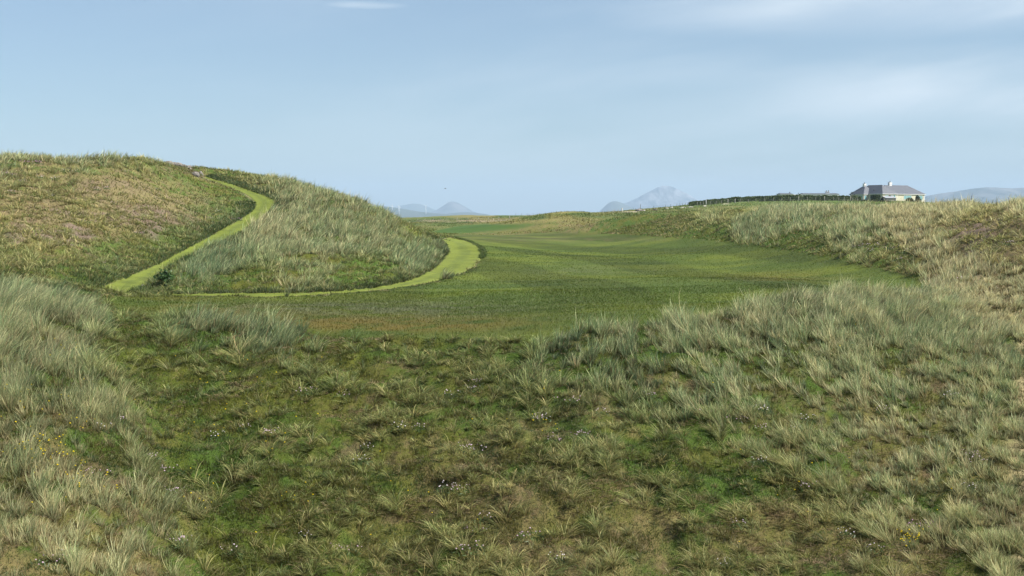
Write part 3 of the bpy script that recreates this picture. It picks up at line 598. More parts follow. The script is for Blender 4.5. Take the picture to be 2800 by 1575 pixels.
def flowermesh(nf, rad_, hsz, h, col):
    """small rounded flower heads (octahedra) on thin stems"""
    ang = rng.uniform(0, 2*math.pi, nf); q = np.sqrt(rng.random(nf))*rad_; cx_, cy_ = np.cos(ang)*q*1.3, np.sin(ang)*q; cz = h*rng.uniform(.6, 1.25, nf)
    V, F, Sz, Cc = [], [], [], []; o = 0
    for i in range(nf):
        s_ = hsz*random.uniform(.7, 1.3); x, y, z = cx_[i], cy_[i], cz[i]; k = random.uniform(.75, 1.15)
        V += [(x+s_,y,z),(x,y+s_,z),(x-s_,y,z),(x,y-s_,z),(x,y,z+s_*.7),(x,y,z-s_*.6)]
        for t in ((0,1,4),(1,2,4),(2,3,4),(3,0,4),(1,0,5),(2,1,5),(3,2,5),(0,3,5)): F += [o+j for j in t]; Sz.append(3)
        Cc += [tuple(np.array(col)*k)]*6; o += 6
        V += [(x-.003,y,z-s_*.5),(x+.003,y,z-s_*.5),(x*.8+.003,y*.8,-.03),(x*.8-.003,y*.8,-.03)]; F += [o,o+1,o+2,o+3]; Sz.append(4); Cc += [(.09,.13,.04)]*4; o += 4
    return np.array(V), F, Sz, np.array(Cc)
THR = []
for k in range(6):
    pk = [(.62,.48,.56),(.70,.58,.64),(.58,.38,.52),(.74,.68,.70),(.60,.44,.52),(.56,.33,.50)][k]; nf = [12, 8, 26, 9, 13, 34][k]; rd = [.20, .17, .24, .16, .22, .3][k]
    K = 70; a = rng.uniform(0, 2*math.pi, K); q = np.sqrt(rng.random(K))*rd*1.1
    pos = np.stack([np.cos(a)*q*1.3, np.sin(a)*q, .05*(1-(q/rd/1.1)**2)+.01], -1)
    lm = leafcloud('sea_thrift', LEAF, pos, .028, (.07,.11,.035), link=False, aspect=.2)
    V, F, Sz, Cc = flowermesh(nf, rd, .015, .12, pk); fm = fast_mesh('flower_heads', V, F, Sz, PETAL, Cc, link=False)
    THR.append((lm, fm))
ORD = 'first second third fourth fifth sixth seventh eighth ninth tenth eleventh twelfth thirteenth fourteenth fifteenth sixteenth seventeenth eighteenth nineteenth twentieth'.split(); ORD += ['twenty '+q for q in ORD[:9]]+['thirtieth']+['thirty '+q for q in ORD[:9]]
def thrift(sx, sy, d, k, sc, label, group):
    p = hit(sx, sy, d); lm, fm = THR[k]
    o = bpy.data.objects.new('sea_thrift', lm); COL.objects.link(o); f = bpy.data.objects.new('flower_heads', fm); COL.objects.link(f); f.parent = o
    o.location = p; o.rotation_euler = (0, 0, random.uniform(0, 6.28)); o.scale = (sc,)*3; f.location = (0, 0, 0)
    tag(o, label, 'flower clump', group)
TL = [(84,450,93,5,2.1,'big mauve sea thrift cushion below the left dune crest'),(219,433,96,3,2.0,'whitish sea thrift cushion highest on the left dune crest'),(205,448,94,3,2.0,'pale sea thrift cushion just under the highest one on the left crest'),
      (12,481,84,2,2.0,'bright pink sea thrift at the left edge of the left dune'),(34,481,84,2,1.2,'small bright pink sea thrift beside the one at the left picture edge'),(534,460,122,3,2.2,'wide pale thrift cushion above the broken rocks by the upper path'),(548,457,123,3,1.6,'rounded white thrift cushion just above the pointed standing stone'),
      (573,600,85,2,1.3,'magenta thrift clump left of the middle of the upper path'),(646,604,87,2,1.6,'pink thrift clump touching the inner bend of the upper path'),(276,723,58,4,1.2,'lone pink thrift clump on the dark green foot of the left dune'),
      (2571,743,56,3,1.4,'white thrift clump where the right dune meets the fairway corner'),(2415,555,92,2,2.0,'mauve thrift cushion on the dune top straight in front of the house'),(2271,562,106,4,1.7,'dull pink thrift cushion on the dune top left of the house'),
      (2529,1449,22.5,5,1.0,'strong pink thrift clump low in the right foreground beside yellow flowers')]
for sx, sy, d, k, sc, lb in TL: thrift(sx, sy, d, k, sc, lb, None)
GL = [((110,489),(151,492),(335,441),(407,449),(177,470),(208,472),(57,500),(28,529),(264,521),(289,518),(377,642),(596,582),(140,540),(310,560),(230,610),(430,520),(340,470)), 
      ((2326,642),(2343,679),(2364,679),(2382,690),(2394,677),(2434,684),(2485,693),(2457,714),(2489,624),(2511,635),(2484,610),(2513,652),(2550,663),(2594,577),(2613,577),(2638,776),(2757,671),(2622,635),(2393,556)),
      ((259,1302),(467,1352),(461,1297),(415,1261),(479,1492),(323,1157),(282,1179),(131,1546),(397,788),(150,1000)),
      ((592,1200),(666,1177),(741,1192),(636,1518),(989,1270),(1003,1230),(1269,1234),(1221,1341),(1259,1341),(946,1511),(1449,1469),(1515,1210),(1482,1152),(1318,1244),(1092,1175),(1525,1536),(1152,1177),(836,1470),(1321,1425),(1292,1457),(1292,1507),(1597,1198),(843,1076),(939,1086),(1302,1055),(1287,1070),(1228,1086),(1476,1148),(1553,1101),(1776,1088),(1640,1135)),
      ((1936,1132),(2008,1151),(2248,927),(2079,1172),(2171,1182),(2081,1129),(2206,1154),(2078,1271),(2211,1338),(2655,1245),(2677,1271),(2015,1442),(2393,1507),(1977,1547),(2651,1341),(2312,1467),(2420,1130),(2600,1090))]
GN = [('small pale pink thrift clump dotted over the left dune face', 'thrift clumps on the left dune'), ('small pink thrift clump dotted over the right dune face', 'thrift clumps on the right dune'),
      ('thrift clump in the tall grass of the left spur', 'thrift clumps on the left spur'), ('thrift clump among tussocks of the central slope', 'thrift clumps on the central slope'),
      ('thrift clump among marram of the right near slope', 'thrift clumps on the right slope')]
for g_, pts in enumerate(GL):
    for n_i, (sx, sy) in enumerate(sorted(pts)):
        yd = [85, 72, 22, 25, 26][g_]
        if g_ == 3: yd = np.interp(sy, [950, 1100, 1300, 1575], [30, 26.7, 23.5, 20.4])
        if g_ == 4: yd = np.interp(sy, [820, 950, 1200, 1575], [34, 30, 25.5, 20.8])
        if g_ == 2: yd = np.interp(sy, [780, 1000, 1300, 1575], [47, 27, 20.2, 17.5])
        if g_ == 0: yd = np.interp(sy, [430, 500, 640], [95, 84, 68])
        if g_ == 1: yd = np.interp(sy, [560, 690, 780], [92, 64, 48])
        thrift(sx, sy, yd, random.choice([0, 1, 3, 4]), random.uniform(.9, 1.2)*(1.55 if g_ < 2 else 1.0), GN[g_][0]+', '+ORD[n_i]+' from the left', GN[g_][1])
# yellow trefoil heads
V, F, Sz, Cc, o_ = [], [], [], [], 0
def ysp(cx_, cy_, sx_, sy_, n_, dfn):
    global o_
    for _ in range(n_):
        px, py = random.gauss(cx_, sx_), random.gauss(cy_, sy_)
        if py < 830 or py > 1600: continue
        p = hit(px, py, dfn(py)); v, f, s_, c = flowermesh(1, .01, .017 if p.y < 40 else .035, random.uniform(.10, .28), (.72,.56,.02))
        V.append(v+np.array(p)); F.extend([x+o_ for x in f]); Sz.extend(s_); Cc.append(c); o_ += len(v)
lf = lambda y: np.interp(y, [780, 1000, 1300, 1575], [47, 27, 20.2, 17.5]); cf = lambda y: np.interp(y, [950, 1100, 1300, 1575], [30, 26.7, 23.5, 20.4])
for a_ in ((175,985,30,16,36,lf),(130,1255,42,16,44,lf),(120,1160,90,40,26,lf),(60,1080,30,10,10,lf),(230,1330,60,40,22,lf),(650,1150,150,90,34,cf),(560,1370,40,40,8,cf),(1000,1350,250,120,16,cf),(1500,1160,60,40,10,cf),(2490,1492,22,8,34,cf),(2200,1330,200,80,14,cf),(2150,950,200,60,8,cf)): ysp(*a_)
tag(fast_mesh('yellow_flowers', np.concatenate(V), F, Sz, PETAL, np.concatenate(Cc)), 'tiny yellow trefoil flowers sprinkled through the near grass', 'wildflowers', kind='stuff')

# dark leafy bush beside the upper path
p = hit(452, 782, 51); K = 620; v = rvec(K)*(.35+.75*rng.random(K)**.7)[:, None]; v = v*np.array([.30,.28,.34])*(1+.4*np.sin(v[:, :1]*11+v[:, 1:2]*7+v[:, 2:]*9)); v[:, 2] += .26
root = bpy.data.objects.new('leafy_bush', None); COL.objects.link(root); root.location = p; tag(root, 'small dark leafy bush at the near end of the upper path', 'bush')
leafcloud('foliage', LEAF, v, .045, (.040,.085,.022), parent=root)
K = 24; a = rng.uniform(0, 6.28, K); rd = np.stack([np.cos(a), np.sin(a)], -1); bb = blades(np.zeros((K, 3))-.03, rng.uniform(.3, .6, K), np.full(K, .02), rd, rng.uniform(.2, .8, K), np.zeros((K, 2)), np.zeros((K, 2)), np.zeros(K), np.tile(C(.07,.05,.03), (K, 1)), np.tile(C(.06,.07,.03), (K, 1)), 3)
fast_mesh('stem', bb[0], bb[1], bb[2], LEAF, bb[3], parent=root)

# ---------------------------------------------------------------- rocks
def rockmesh(name, sx_, sy_, sz_, mat, seed, pointy=0):
    nu, nv_ = 26, 16; V = []
    for j in range(nv_+1):
        ph = math.pi*j/nv_
        for i in range(nu):
            th = 2*math.pi*i/nu; V.append((math.sin(ph)*math.cos(th), math.sin(ph)*math.sin(th), math.cos(ph)))
    V = np.array(V); r_ = .78+.45*fbm(V[:, 0]*1.3+V[:, 2]*.9+9+seed, V[:, 1]*1.3-V[:, 2]*.7+9, .8, 4, seed); r_ = np.round(r_*7)/7*.5+r_*.5
    V = V*r_[:, None]
    if pointy: V[:, :2] *= (1-.55*np.clip(V[:, 2:], 0, 1))
    V = V*np.array([sx_, sy_, sz_]); F = []
    for j in range(nv_):
        for i in range(nu): F += [j*nu+i, (j+1)*nu+i, (j+1)*nu+(i+1) % nu, j*nu+(i+1) % nu]
    return fast_mesh(name, V, F, np.full(nu*nv_, 4), mat, smooth=False)
ROCK = matp('weathered_rock', (.17,.155,.14), .95, .4, 5, .03); ROCKP = matp('pink_granite', (.50,.44,.42), .9, .2, 2, .04); ROCKD = matp('dark_rock', (.10,.09,.075), .9, .4, 3, .05); SANDM = matp('pale_sand', (.52,.45,.34), .95, .15, 3, .02)
def rock(sx, sy, d, w_, h_, mat, label, group=None, name='boulder', cat='rock', pointy=0, dp=None, sink=.25, mode='hit'):
    p = hit(sx, sy, d) if mode == 'hit' else at(sx, d); o = rockmesh(name, w_/2, (dp or w_*.7)/2, h_/2/(1-sink), mat, random.randint(0, 999), pointy)
    o.location = p+Vector((0, 0, h_/2*(1-2*sink))); o.rotation_euler = (0, 0, random.uniform(-.3, .3)); tag(o, label, cat, group); return o
rock(549, 483, 122.5, .50, .62, ROCK, 'pointed grey standing stone at the top of the upper path', pointy=1, sink=.15)
for k, (x, y) in enumerate(sorted(((462,441),(474,446),(486,450),(497,455),(505,461),(513,465),(520,470),(527,474),(534,479),(502,452),(515,457),(540,484)))):
    rock(x, y+2, 116+k*.5, random.uniform(.45, .85), random.uniform(.22, .4), random.choice([ROCK, ROCK, ROCKD]), 'flat broken rock in the crest scar, '+ORD[k]+' from the left', 'broken rocks of the crest scar', sink=.3)
RL = [(1640,579,296,1.6,.75,ROCK,'largest boulder on the skyline left of the tall mountain',0),(1634,579,300,.9,.6,ROCKD,'dark boulder against the left side of the largest skyline boulder',0),(1676,580,300,.9,.5,ROCKD,'small dark boulder below the small shoulder of the mountain',0),(1709,575,315,1.2,.5,ROCKD,'flat dark boulder on the skyline under the mountain left flank',0),
      (1746,583,272,1.6,.6,ROCK,'turf capped outcrop rock in the middle of the far field',0),(1760,582,272,.5,.3,ROCKP,'white stone at the right end of the turf capped outcrop',0),(1790,582,270,.9,.4,ROCKD,'dark stone between the outcrop and the pink slab',0)]
for x, y, d, w_, h_, m_, lb, _ in RL: rock(x, y, d, w_, h_, m_, lb, mode='at')
for x, d, w_, h_, m_, lb in ((1872,290,2.9,.30,ROCKP,'broad pinkish rock slab lying in the field below the hedge end'),(1886,288,1.4,.3,ROCKP,'pinkish rock lump at the right end of the broad slab'),(1925,288,1.0,.28,ROCKP,'small white rock slab right of the broad pinkish slab'),(1835,322,.8,.3,ROCKP,'upper of two white stones left of the hedge end'),(1822,312,.9,.28,ROCKP,'lower of two white stones left of the hedge end'),(1754,300,.5,.22,ROCKP,'white stone on the skyline in front of the tall mountain'),(1987,308,2.6,.22,SANDM,'thin pale sandy scar at the foot of the long hedge'),(1725,262,3.6,.2,SANDM,'pale sandy streak on the dune top left of the outcrop')):
    rock(x, 0, d, w_, h_, m_, lb, name='rock_slab' if m_ is ROCKP else 'sand_scar', cat='rock slab' if m_ is ROCKP else 'sand patch', mode='at', dp=w_*.5, sink=.3)

# ---------------------------------------------------------------- hedges, bushes, palm
HMAT = leafmat('hedge_leaf', .2, .6, .2)
def hedge(pts, wd, hg, n_, col, label, name='hedge', cat='hedge', sz=.13):
    """pts: (px, distance, height factor)"""
    P3 = [at(x, d) for x, d, _ in pts]; hf = [q[2] for q in pts]; cum = [0]
    for a_, b_ in zip(P3, P3[1:]): cum.append(cum[-1]+(b_-a_).length)
    Lt = cum[-1]; t = rng.uniform(0, Lt, n_); px_ = np.interp(t, cum, [q.x for q in P3]); py_ = np.interp(t, cum, [q.y for q in P3]); ht = np.interp(t, cum, hf)*hg
    th = rng.uniform(0, math.pi, n_); bump = 1+.13*(fbm(t, t*0, 1.3, 3, 5)-.5)*2; yy = np.cos(th)*wd/2*bump; sgn = np.sign(np.cos(th))
    sq = (np.abs(np.cos(th))**.45)*sgn*wd/2*bump; zz = (np.sin(th)**.45)*ht*bump; inn = 1-.12*rng.random(n_); pos = np.stack([px_, py_+sq*inn, ground(px_, py_+sq*inn)*0+np.interp(t, cum, [q.z for q in P3])+zz*inn-.05], -1)
    root = bpy.data.objects.new(name, None); COL.objects.link(root); root.location = P3[0]; tag(root, label, cat)
    leafcloud('foliage', HMAT, pos-np.array(P3[0]), sz, col, .4, parent=root)
    # woody core that the leaves sit on
    k = 80; tt = np.linspace(0, Lt, k); X_ = np.interp(tt, cum, [q.x for q in P3]); Y_ = np.interp(tt, cum, [q.y for q in P3]); Z_ = np.interp(tt, cum, [q.z for q in P3]); H_ = np.interp(tt, cum, hf)*hg*.86
    V = []; F = []
    for i in range(k):
        wv = wd*.40*(1+.1*math.sin(i*1.7))
        for dy_, dz_ in ((-wv, -.3), (-wv, H_[i]*.8), (-wv*.6, H_[i]), (wv*.6, H_[i]), (wv, H_[i]*.8), (wv, -.3)): V.append((X_[i], Y_[i]+dy_, Z_[i]+dz_))
        if i: F += [x for j in range(5) for x in ((i-1)*6+j, (i-1)*6+j+1, i*6+j+1, i*6+j)]
    core = fast_mesh('branches', np.array(V)-np.array(P3[0]), F, np.full(5*(k-1), 4), matp('hedge_twigs', (.05,.065,.03), .9, .3, 4), parent=root)
    return root
hedge([(1882,318,.85),(1900,320,.95),(1950,323,1),(2000,326,1),(2080,329,1),(2200,331,1),(2300,333,1),(2350,335,.9)], 1.6, 1.35, 10000, (.080,.112,.036), 'long clipped hedge running along the field towards the house')
hedge([(2072,316,.8),(2150,316,1),(2250,317,1),(2340,318,1),(2430,320,1)], .9, .5, 2600, (.05,.062,.03), 'low dark straggly hedge in front of the long hedge', sz=.1)
hedge([(2378,356,1),(2390,356,1),(2401,357,1)], 1.5, 1.75, 1100, (.04,.062,.018), 'short square dark hedge in front of the house wall')
def bush(x, d, w_, h_, col, label, zoff=0):
    p = at(x, d); root = bpy.data.objects.new('garden_bush', None); COL.objects.link(root); root.location = p+Vector((0, 0, zoff)); tag(root, label, 'bush'); K = 420; v = rvec(K)*(.55+.45*rng.random(K)**.5)[:, None]; v[:, 2] = np.abs(v[:, 2])
    v *= (.8+.4*vnoise(v[:, 0]*3+7, v[:, 1]*3+7, int(x)))[:, None]*np.array([w_/2, w_/2, h_]); leafcloud('foliage', HMAT, v, .13, col, .45, parent=root)
bush(2429, 352, 1.2, 1.5, (.10,.05,.035), 'reddish bush in front of the house door'); bush(2484, 350, 2.2, 1.25, (.075,.085,.03), 'olive green bush below the wide house window'); bush(2505, 350, 1.7, 2.0, (.03,.045,.02), 'dark pointed bush left of the corner window'); bush(2181, 336, 2.6, 1.75, (.07,.10,.03), 'rounded bush rising out of the long hedge'); bush(2412, 350, 1.8, 1.1, (.05,.05,.035), 'dark low bush left of the grey shed')
p = at(2326, 352); root = bpy.data.objects.new('cabbage_palm', None); COL.objects.link(root); root.location = p; tag(root, 'small dark cabbage palm left of the house roof', 'palm tree')
BARK = matp('palm_bark', (.16,.12,.09), .9, .3, 6)
def tube(name, pts, rad_, mat, parent=None, sides=8, loc=None):
    V = []; F = []; Sz = []; pts = [Vector(q) for q in pts]
    rr_ = rad_ if isinstance(rad_, (list, tuple)) else [rad_]*len(pts)
    for i, q in enumerate(pts):
        t = (pts[min(i+1, len(pts)-1)]-pts[max(i-1, 0)]).normalized(); a_ = t.orthogonal().normalized(); b_ = t.cross(a_)
        if i and a_.dot(pa) < 0: a_, b_ = -a_, -b_
        pa = a_
        for k in range(sides): th = 2*math.pi*k/sides; V.append(q+(a_*math.cos(th)+b_*math.sin(th))*rr_[i])
        if i:
            for k in range(sides): F += [(i-1)*sides+k, (i-1)*sides+(k+1) % sides, i*sides+(k+1) % sides, i*sides+k]; Sz.append(4)
    F += list(range(sides))[::-1]; Sz.append(sides); F += [(len(pts)-1)*sides+k for k in range(sides)]; Sz.append(sides)
    o = fast_mesh(name, np.array([tuple(v) for v in V]), F, Sz, mat, parent=parent)
    if loc is not None: o.location = loc
    return o
HG = EYE+(590-529)/FPX*352-p.z
for hx, hz in ((0, HG), (-.55, HG-.45), (.62, HG-.5)):
    tube('trunk', [(0, 0, -.2), (hx*.3, 0, hz*.6), (hx, 0, hz)], [.11, .09, .07], BARK, root)
    K = 110; v = rvec(K); v[:, 2] = v[:, 2]*.8+.2; Ln = .62 if hx == 0 else .42; bb = blades(np.tile(C(hx, 0, hz), (K, 1)), rng.uniform(.6, 1.1, K)*Ln, np.full(K, .07), v[:, :2]/np.linalg.norm(v[:, :2], axis=1)[:, None], np.abs(rng.normal(1.1, .9, K)), np.zeros((K, 2)), np.zeros((K, 2)), rng.uniform(.2, 1.7, K), np.tile(C(.035,.05,.02), (K, 1)), np.tile(C(.06,.08,.03), (K, 1)), 3)
    fast_mesh('crown', bb[0], bb[1], bb[2], HMAT, bb[3], parent=root)

# ---------------------------------------------------------------- fences
POST = matp('grey_post_wood', (.33,.31,.27), .85, .25, 8); POSTD = matp('dark_post_wood', (.07,.06,.05), .85, .25, 8); WIRE = matp('fence_wire', (.25,.25,.25), .5, .1, 5)
def fence(name, posts, h_, r_, mat, label, wires=(0.45, .9), wr=.008, tall={}):
    root = bpy.data.objects.new(name, None); COL.objects.link(root); P0 = at(*posts[0]); root.location = P0; tag(root, label, 'fence'); tops = []
    for i, (x, d) in enumerate(posts):
        q = at(x, d)-P0; hh, r2, mm = tall.get(i, (h_, r_, mat)); lean = random.uniform(-.05, .05)
        o = tube('post', [(0, 0, -.3), (lean*.5, 0, hh*.5), (lean, 0, hh-.04), (lean, 0, hh)], [r2, r2, r2, r2*.6], mm, root, 6); o.location = q; tops.append(q)
    for f_ in wires:
        tube('wire', [q+Vector((0, -r_, h_*f_)) for q in tops], wr, WIRE, root, 4)
    return root
hp = [222,262,303,340,403,475,548,634,730,805,908,1014,1131,1247,1359,1473,1586,1704,1817,1937,2060,2130,2203,2288,2316,2382]
fence('post_fence', [(1860+x/4.954, 312) for x in hp], 1.0, .042, POST, 'line of grey posts and wire in front of the long hedge', tall={3: (1.35, .08, matp('white_post', (.6,.6,.58), .8, .1)), 7: (1.2, .09, POST), 8: (1.2, .09, POST), 16: (1.15, .08, POST), 19: (1.2, .08, POST), 23: (1.3, .09, POST)})
fence('post_fence', [(1000+x/4.293, 400) for x in (612,700,795,878,955,1078,1202,1325,1440,1563,1688,1800,1920,2026,2140,2230)], .75, .06, POST, 'low post and wire fence across the far field behind the mound', tall={10: (1.15, .14, POST), 12: (1.15, .15, POSTD), 9: (.8, .1, POST)})
fence('post_fence', [(1000+x/4.293, 462) for x in (1760,1830,1895,1966,2035,2108,2180,2255,2325)], .9, .05, POSTD, 'thin dark fence posts standing on the far skyline left of the hummock', tall={6: (1.35, .07, POSTD), 7: (1.2, .06, POSTD), 8: (1.35, .06, POSTD)})
fence('post_fence', [(1647,285),(1663,287),(1676,288),(1680,289),(1690,291),(1700,292)], 1.0, .07, POST, 'short row of pale posts right of the yellow hummock', tall={5: (1.3, .12, matp('pale_post', (.5,.48,.42), .8, .1))})
fence('post_fence', [(1750,338),(1786,338),(1818,339),(1832,339),(1849,340),(1857,340),(1864,341),(1872,341),(1879,342)], .85, .04, POSTD, 'thin dark posts on the skyline between the mountain and the hedge', tall={0: (1.6, .05, POSTD)})

# ---------------------------------------------------------------- house
WALL = matp('cream_render', (.50,.48,.37), .85, .06, .8); WHITE = matp('white_paint', (.66,.66,.65), .6, .04, 2); POTM = matp('dark_chimney_pot', (.03,.03,.03), .7, .1)
def slate():
    m, n_, l_, p_ = newmat('roof_slate'); tcx = nd(n_, 'ShaderNodeTexCoord'); t = nd(n_, 'ShaderNodeTexNoise'); t.inputs['Scale'].default_value = 2.2; t.inputs['Detail'].default_value = 6; t.inputs['Roughness'].default_value = .75
    mp = nd(n_, 'ShaderNodeMapping'); mp.inputs['Scale'].default_value = (1, 1, 2.4); l_.new(tcx.outputs['Object'], mp.inputs[0]); l_.new(mp.outputs[0], t.inputs['Vector'])
    r_ = nd(n_, 'ShaderNodeValToRGB'); e = r_.color_ramp.elements; e[0].position = .35; e[0].color = (.065,.073,.088, 1); e[1].position = .60; e[1].color = (.088,.098,.118, 1); k = e.new(.68); k.color = (.19,.195,.20, 1)
    l_.new(t.outputs[0], r_.inputs[0]); l_.new(r_.outputs[0], p_.inputs['Base Color']); p_.inputs['Roughness'].default_value = .6
    wv = nd(n_, 'ShaderNodeTexWave'); wv.bands_direction = 'Z'; wv.inputs['Scale'].default_value = 2.2; l_.new(tcx.outputs['Object'], wv.inputs[0]); b_ = nd(n_, 'ShaderNodeBump'); b_.inputs['Distance'].default_value = .03; l_.new(wv.outputs[1], b_.inputs['Height']); l_.new(b_.outputs[0], p_.inputs['Normal'])
    return m
SLATE = slate()
GLASS, _n, _l, _p = newmat('window_glass'); _p.inputs['Base Color'].default_value = (.16,.34,.36, 1); _p.inputs['Roughness'].default_value = .12; _p.inputs['Specular IOR Level'].default_value = .8
def boxes(name, L_, mat, parent=None):
    V = []; F = []
    for (x0, x1, y0, y1, z0, z1) in L_:
        o = len(V); V += [(x0,y0,z0),(x1,y0,z0),(x1,y1,z0),(x0,y1,z0),(x0,y0,z1),(x1,y0,z1),(x1,y1,z1),(x0,y1,z1)]
        for f in ((0,3,2,1),(4,5,6,7),(0,1,5,4),(1,2,6,5),(2,3,7,6),(3,0,4,7)): F += [o+i for i in f]
    return fast_mesh(name, V, F, np.full(len(L_)*6, 4), mat, smooth=False, parent=parent)
def hip(name, a0, a1, b0, b1, z, h, axis, i0, i1, parent, mat=SLATE):
    am, bm_ = (a0+a1)/2, (b0+b1)/2
    rg = [(am, b0+i0, z+h), (am, b1-i1, z+h)] if axis == 'b' else [(a0+i0, bm_, z+h), (a1-i1, bm_, z+h)]
    V = [(a0,b0,z),(a1,b0,z),(a1,b1,z),(a0,b1,z)]+rg
    F = [[0,1,4],[1,2,5,4],[2,3,5],[3,0,4,5],[0,3,2,1]] if axis == 'b' else [[0,1,5,4],[1,2,5],[2,3,4,5],[3,0,4],[0,3,2,1]]
    return fast_mesh(name, V, sum(F, []), [len(f) for f in F], mat, smooth=False, parent=parent)
TH = R(28); DH = 366.0; HX = (2409-CX)/FPX*DH/math.cos(PITCH); gz = float(ground(np.array([HX+8]), np.array([DH]))[0]); EZ = EYE+(590-531.2)/FPX*DH-gz
house = bpy.data.objects.new('house', None); COL.objects.link(house); house.location = (HX, DH, gz); house.rotation_euler = (0, 0, TH); house.scale = (1.05, 1.05, 1); tag(house, 'cream bungalow with grey slate hipped roofs and two white chimneys', 'house')
boxes('wall', [(.25,5.8,.25,11.7,-1.2,EZ-.01),(5.2,17.2,.95,9.8,-1.2,EZ-.02),(-1.5,3.9,5.85,11.3,-1.2,EZ-.03)], WALL, house)
RH = 2.72
rf = hip('roof', 0, 6.05, 0, 12, EZ+.14, RH, 'b', 3.3, 3.3, house)
hip('roof', 3.0, 17.6, .7, 10.1, EZ+.13, RH+.02, 'a', 3.0, 2.7, house); hip('roof', -1.73, 4.2, 5.6, 11.6, EZ+.12, RH-.12, 'b', 2.6, 3.0, house)
boxes('roof', [(2.7,9.0,2.5,8.5,EZ+1.2,EZ+1.25)], SLATE, house)
boxes('fascia', [(.0,6.05,0,12,EZ,EZ+.139),(5.9,17.6,.7,10.1,EZ+.002,EZ+.129),(-1.73,4.2,5.6,11.6,EZ+.004,EZ+.119)], WHITE, house)
boxes('corner_quoins', [(5.82,6.35,.72,.94,-1.2,EZ-.05),(17.0,17.24,.90,1.2,-1.2,EZ-.05)], WHITE, house)
def window(x0, x1, y, z0, z1, n_=2):
    f = boxes('window', [(x0,x1,y-.06,y+.02,z0-.08,z0),(x0,x1,y-.06,y+.02,z1,z1+.08),(x0-.08,x0,y-.06,y+.02,z0-.08,z1+.08),(x1,x1+.08,y-.06,y+.02,z0-.08,z1+.08)]+[(x0+(x1-x0)*k/n_-.03,x0+(x1-x0)*k/n_+.03,y-.05,y+.02,z0,z1) for k in range(1, n_)], WHITE, house)
    boxes('pane', [(x0,x1,y-.03,y-.01,z0,z1)], GLASS, f)
zt = EZ-.35; window(1.3, 2.75, .25, zt-1.0, zt, 3); window(3.4, 3.9, .25, zt-1.2, zt, 1); window(9.2, 12.0, .95, zt-1.05, zt, 3); window(14.0, 16.4, .95, zt-1.25, zt, 2); window(-1.2, -.5, 5.85, zt-1.1, zt, 1)
dr = boxes('door', [(4.45,5.05,.20,.24,-.1,zt)], matp('teal_door', (.10,.30,.32), .5, .1), house); boxes('door_frame', [(4.35,4.449,.17,.24,-.1,zt+.1),(5.051,5.15,.17,.24,-.1,zt+.1)], WHITE, dr)
f = boxes('window', [(-1.56,-1.5,6.3,6.4,zt-1.1,zt),(-1.56,-1.5,8.2,8.3,zt-1.1,zt)], WHITE, house); boxes('pane', [(-1.53,-1.51,6.4,8.2,zt-1.1,zt)], GLASS, f)
def chimney(a, b, zb, h_, wx, pots):
    c = boxes('chimney', [(a-wx/2,a+wx/2,b-.3,b+.3,zb,zb+h_),(a-wx/2-.08,a+wx/2+.08,b-.38,b+.38,zb+h_*.62,zb+h_*.62+.12),(a-wx/2-.06,a+wx/2+.06,b-.36,b+.36,zb+h_,zb+h_+.1)], WHITE, house)
    for q in pots: tube('chimney_pot', [(a+q, b, zb+h_+.1), (a+q, b, zb+h_+.48)], [.12, .09], POTM, c)
chimney(8.1, 5.4, EZ+RH-.2, 1.15, .95, (0,)); chimney(1.23, 8.4, EZ+RH-.5, 1.0, .75, (.0,))
tube('roof_vent', [(1.2, 4.6, EZ+.9), (1.2, 4.6, EZ+1.6)], .12, POTM, rf)
# second bungalow, mostly hidden by the hedge
D2 = 415.0; X2 = (2130-CX)/FPX*D2/math.cos(PITCH); g2z = float(ground(np.array([X2+8]), np.array([D2]))[0]); E2 = EYE+(590-531.5)/FPX*D2-g2z
h2 = bpy.data.objects.new('house', None); COL.objects.link(h2); h2.location = (X2, D2, g2z); tag(h2, 'low grey roofed bungalow whose roof just clears the long hedge', 'house')
boxes('wall', [(.3,19.8,.3,7,-2,E2-.01)], WHITE, h2); hip('roof', 0, 4.6, 0, 7, E2+.05, .42, 'a', .4, .3, h2); hip('roof', 7.6, 20.2, .2, 7.4, E2+.05, .42, 'a', .5, .5, h2); boxes('fascia', [(0,4.6,0,7,E2,E2+.049),(7.6,20.2,.2,7.4,E2+.002,E2+.048)], WHITE, h2)
c = boxes('chimney', [(16.0,17.3,3,3.7,E2+.2,E2+.85),(15.9,17.4,2.9,3.8,E2+.85,E2+.97)], WHITE, h2)
for q in (16.3, 17.0): tube('chimney_pot', [(q, 3.35, E2+.97), (q, 3.35, E2+1.35)], [.15, .12], POTM, c)
tube('chimney_pot', [(4.0, 3.5, E2+.3), (4.0, 3.5, E2+.85)], .14, POTM, h2)
# grey shed roof in the garden
ps = at(2418, 347); sh = bpy.data.objects.new('garden_shed', None); COL.objects.link(sh); sh.location = ps; sh.rotation_euler = (0, 0, R(12)); tag(sh, 'low garden shed with pale grey sloping roof in front of the house', 'shed')
boxes('wall', [(.2,3.2,.2,2.0,-.5,.75)], matp('shed_boards', (.22,.21,.20), .8, .1), sh); fast_mesh('roof', [(0,0,.72),(3.5,0,.72),(3.4,2.2,1.2),(.1,2.2,1.2),(0,0,.80),(3.5,0,.80),(3.4,2.2,1.28),(.1,2.2,1.28)], [0,3,2,1,4,5,6,7,0,1,5,4,1,2,6,5,2,3,7,6,3,0,4,7], [4]*6, matp('shed_felt', (.30,.31,.34), .6, .1), smooth=False, parent=sh)

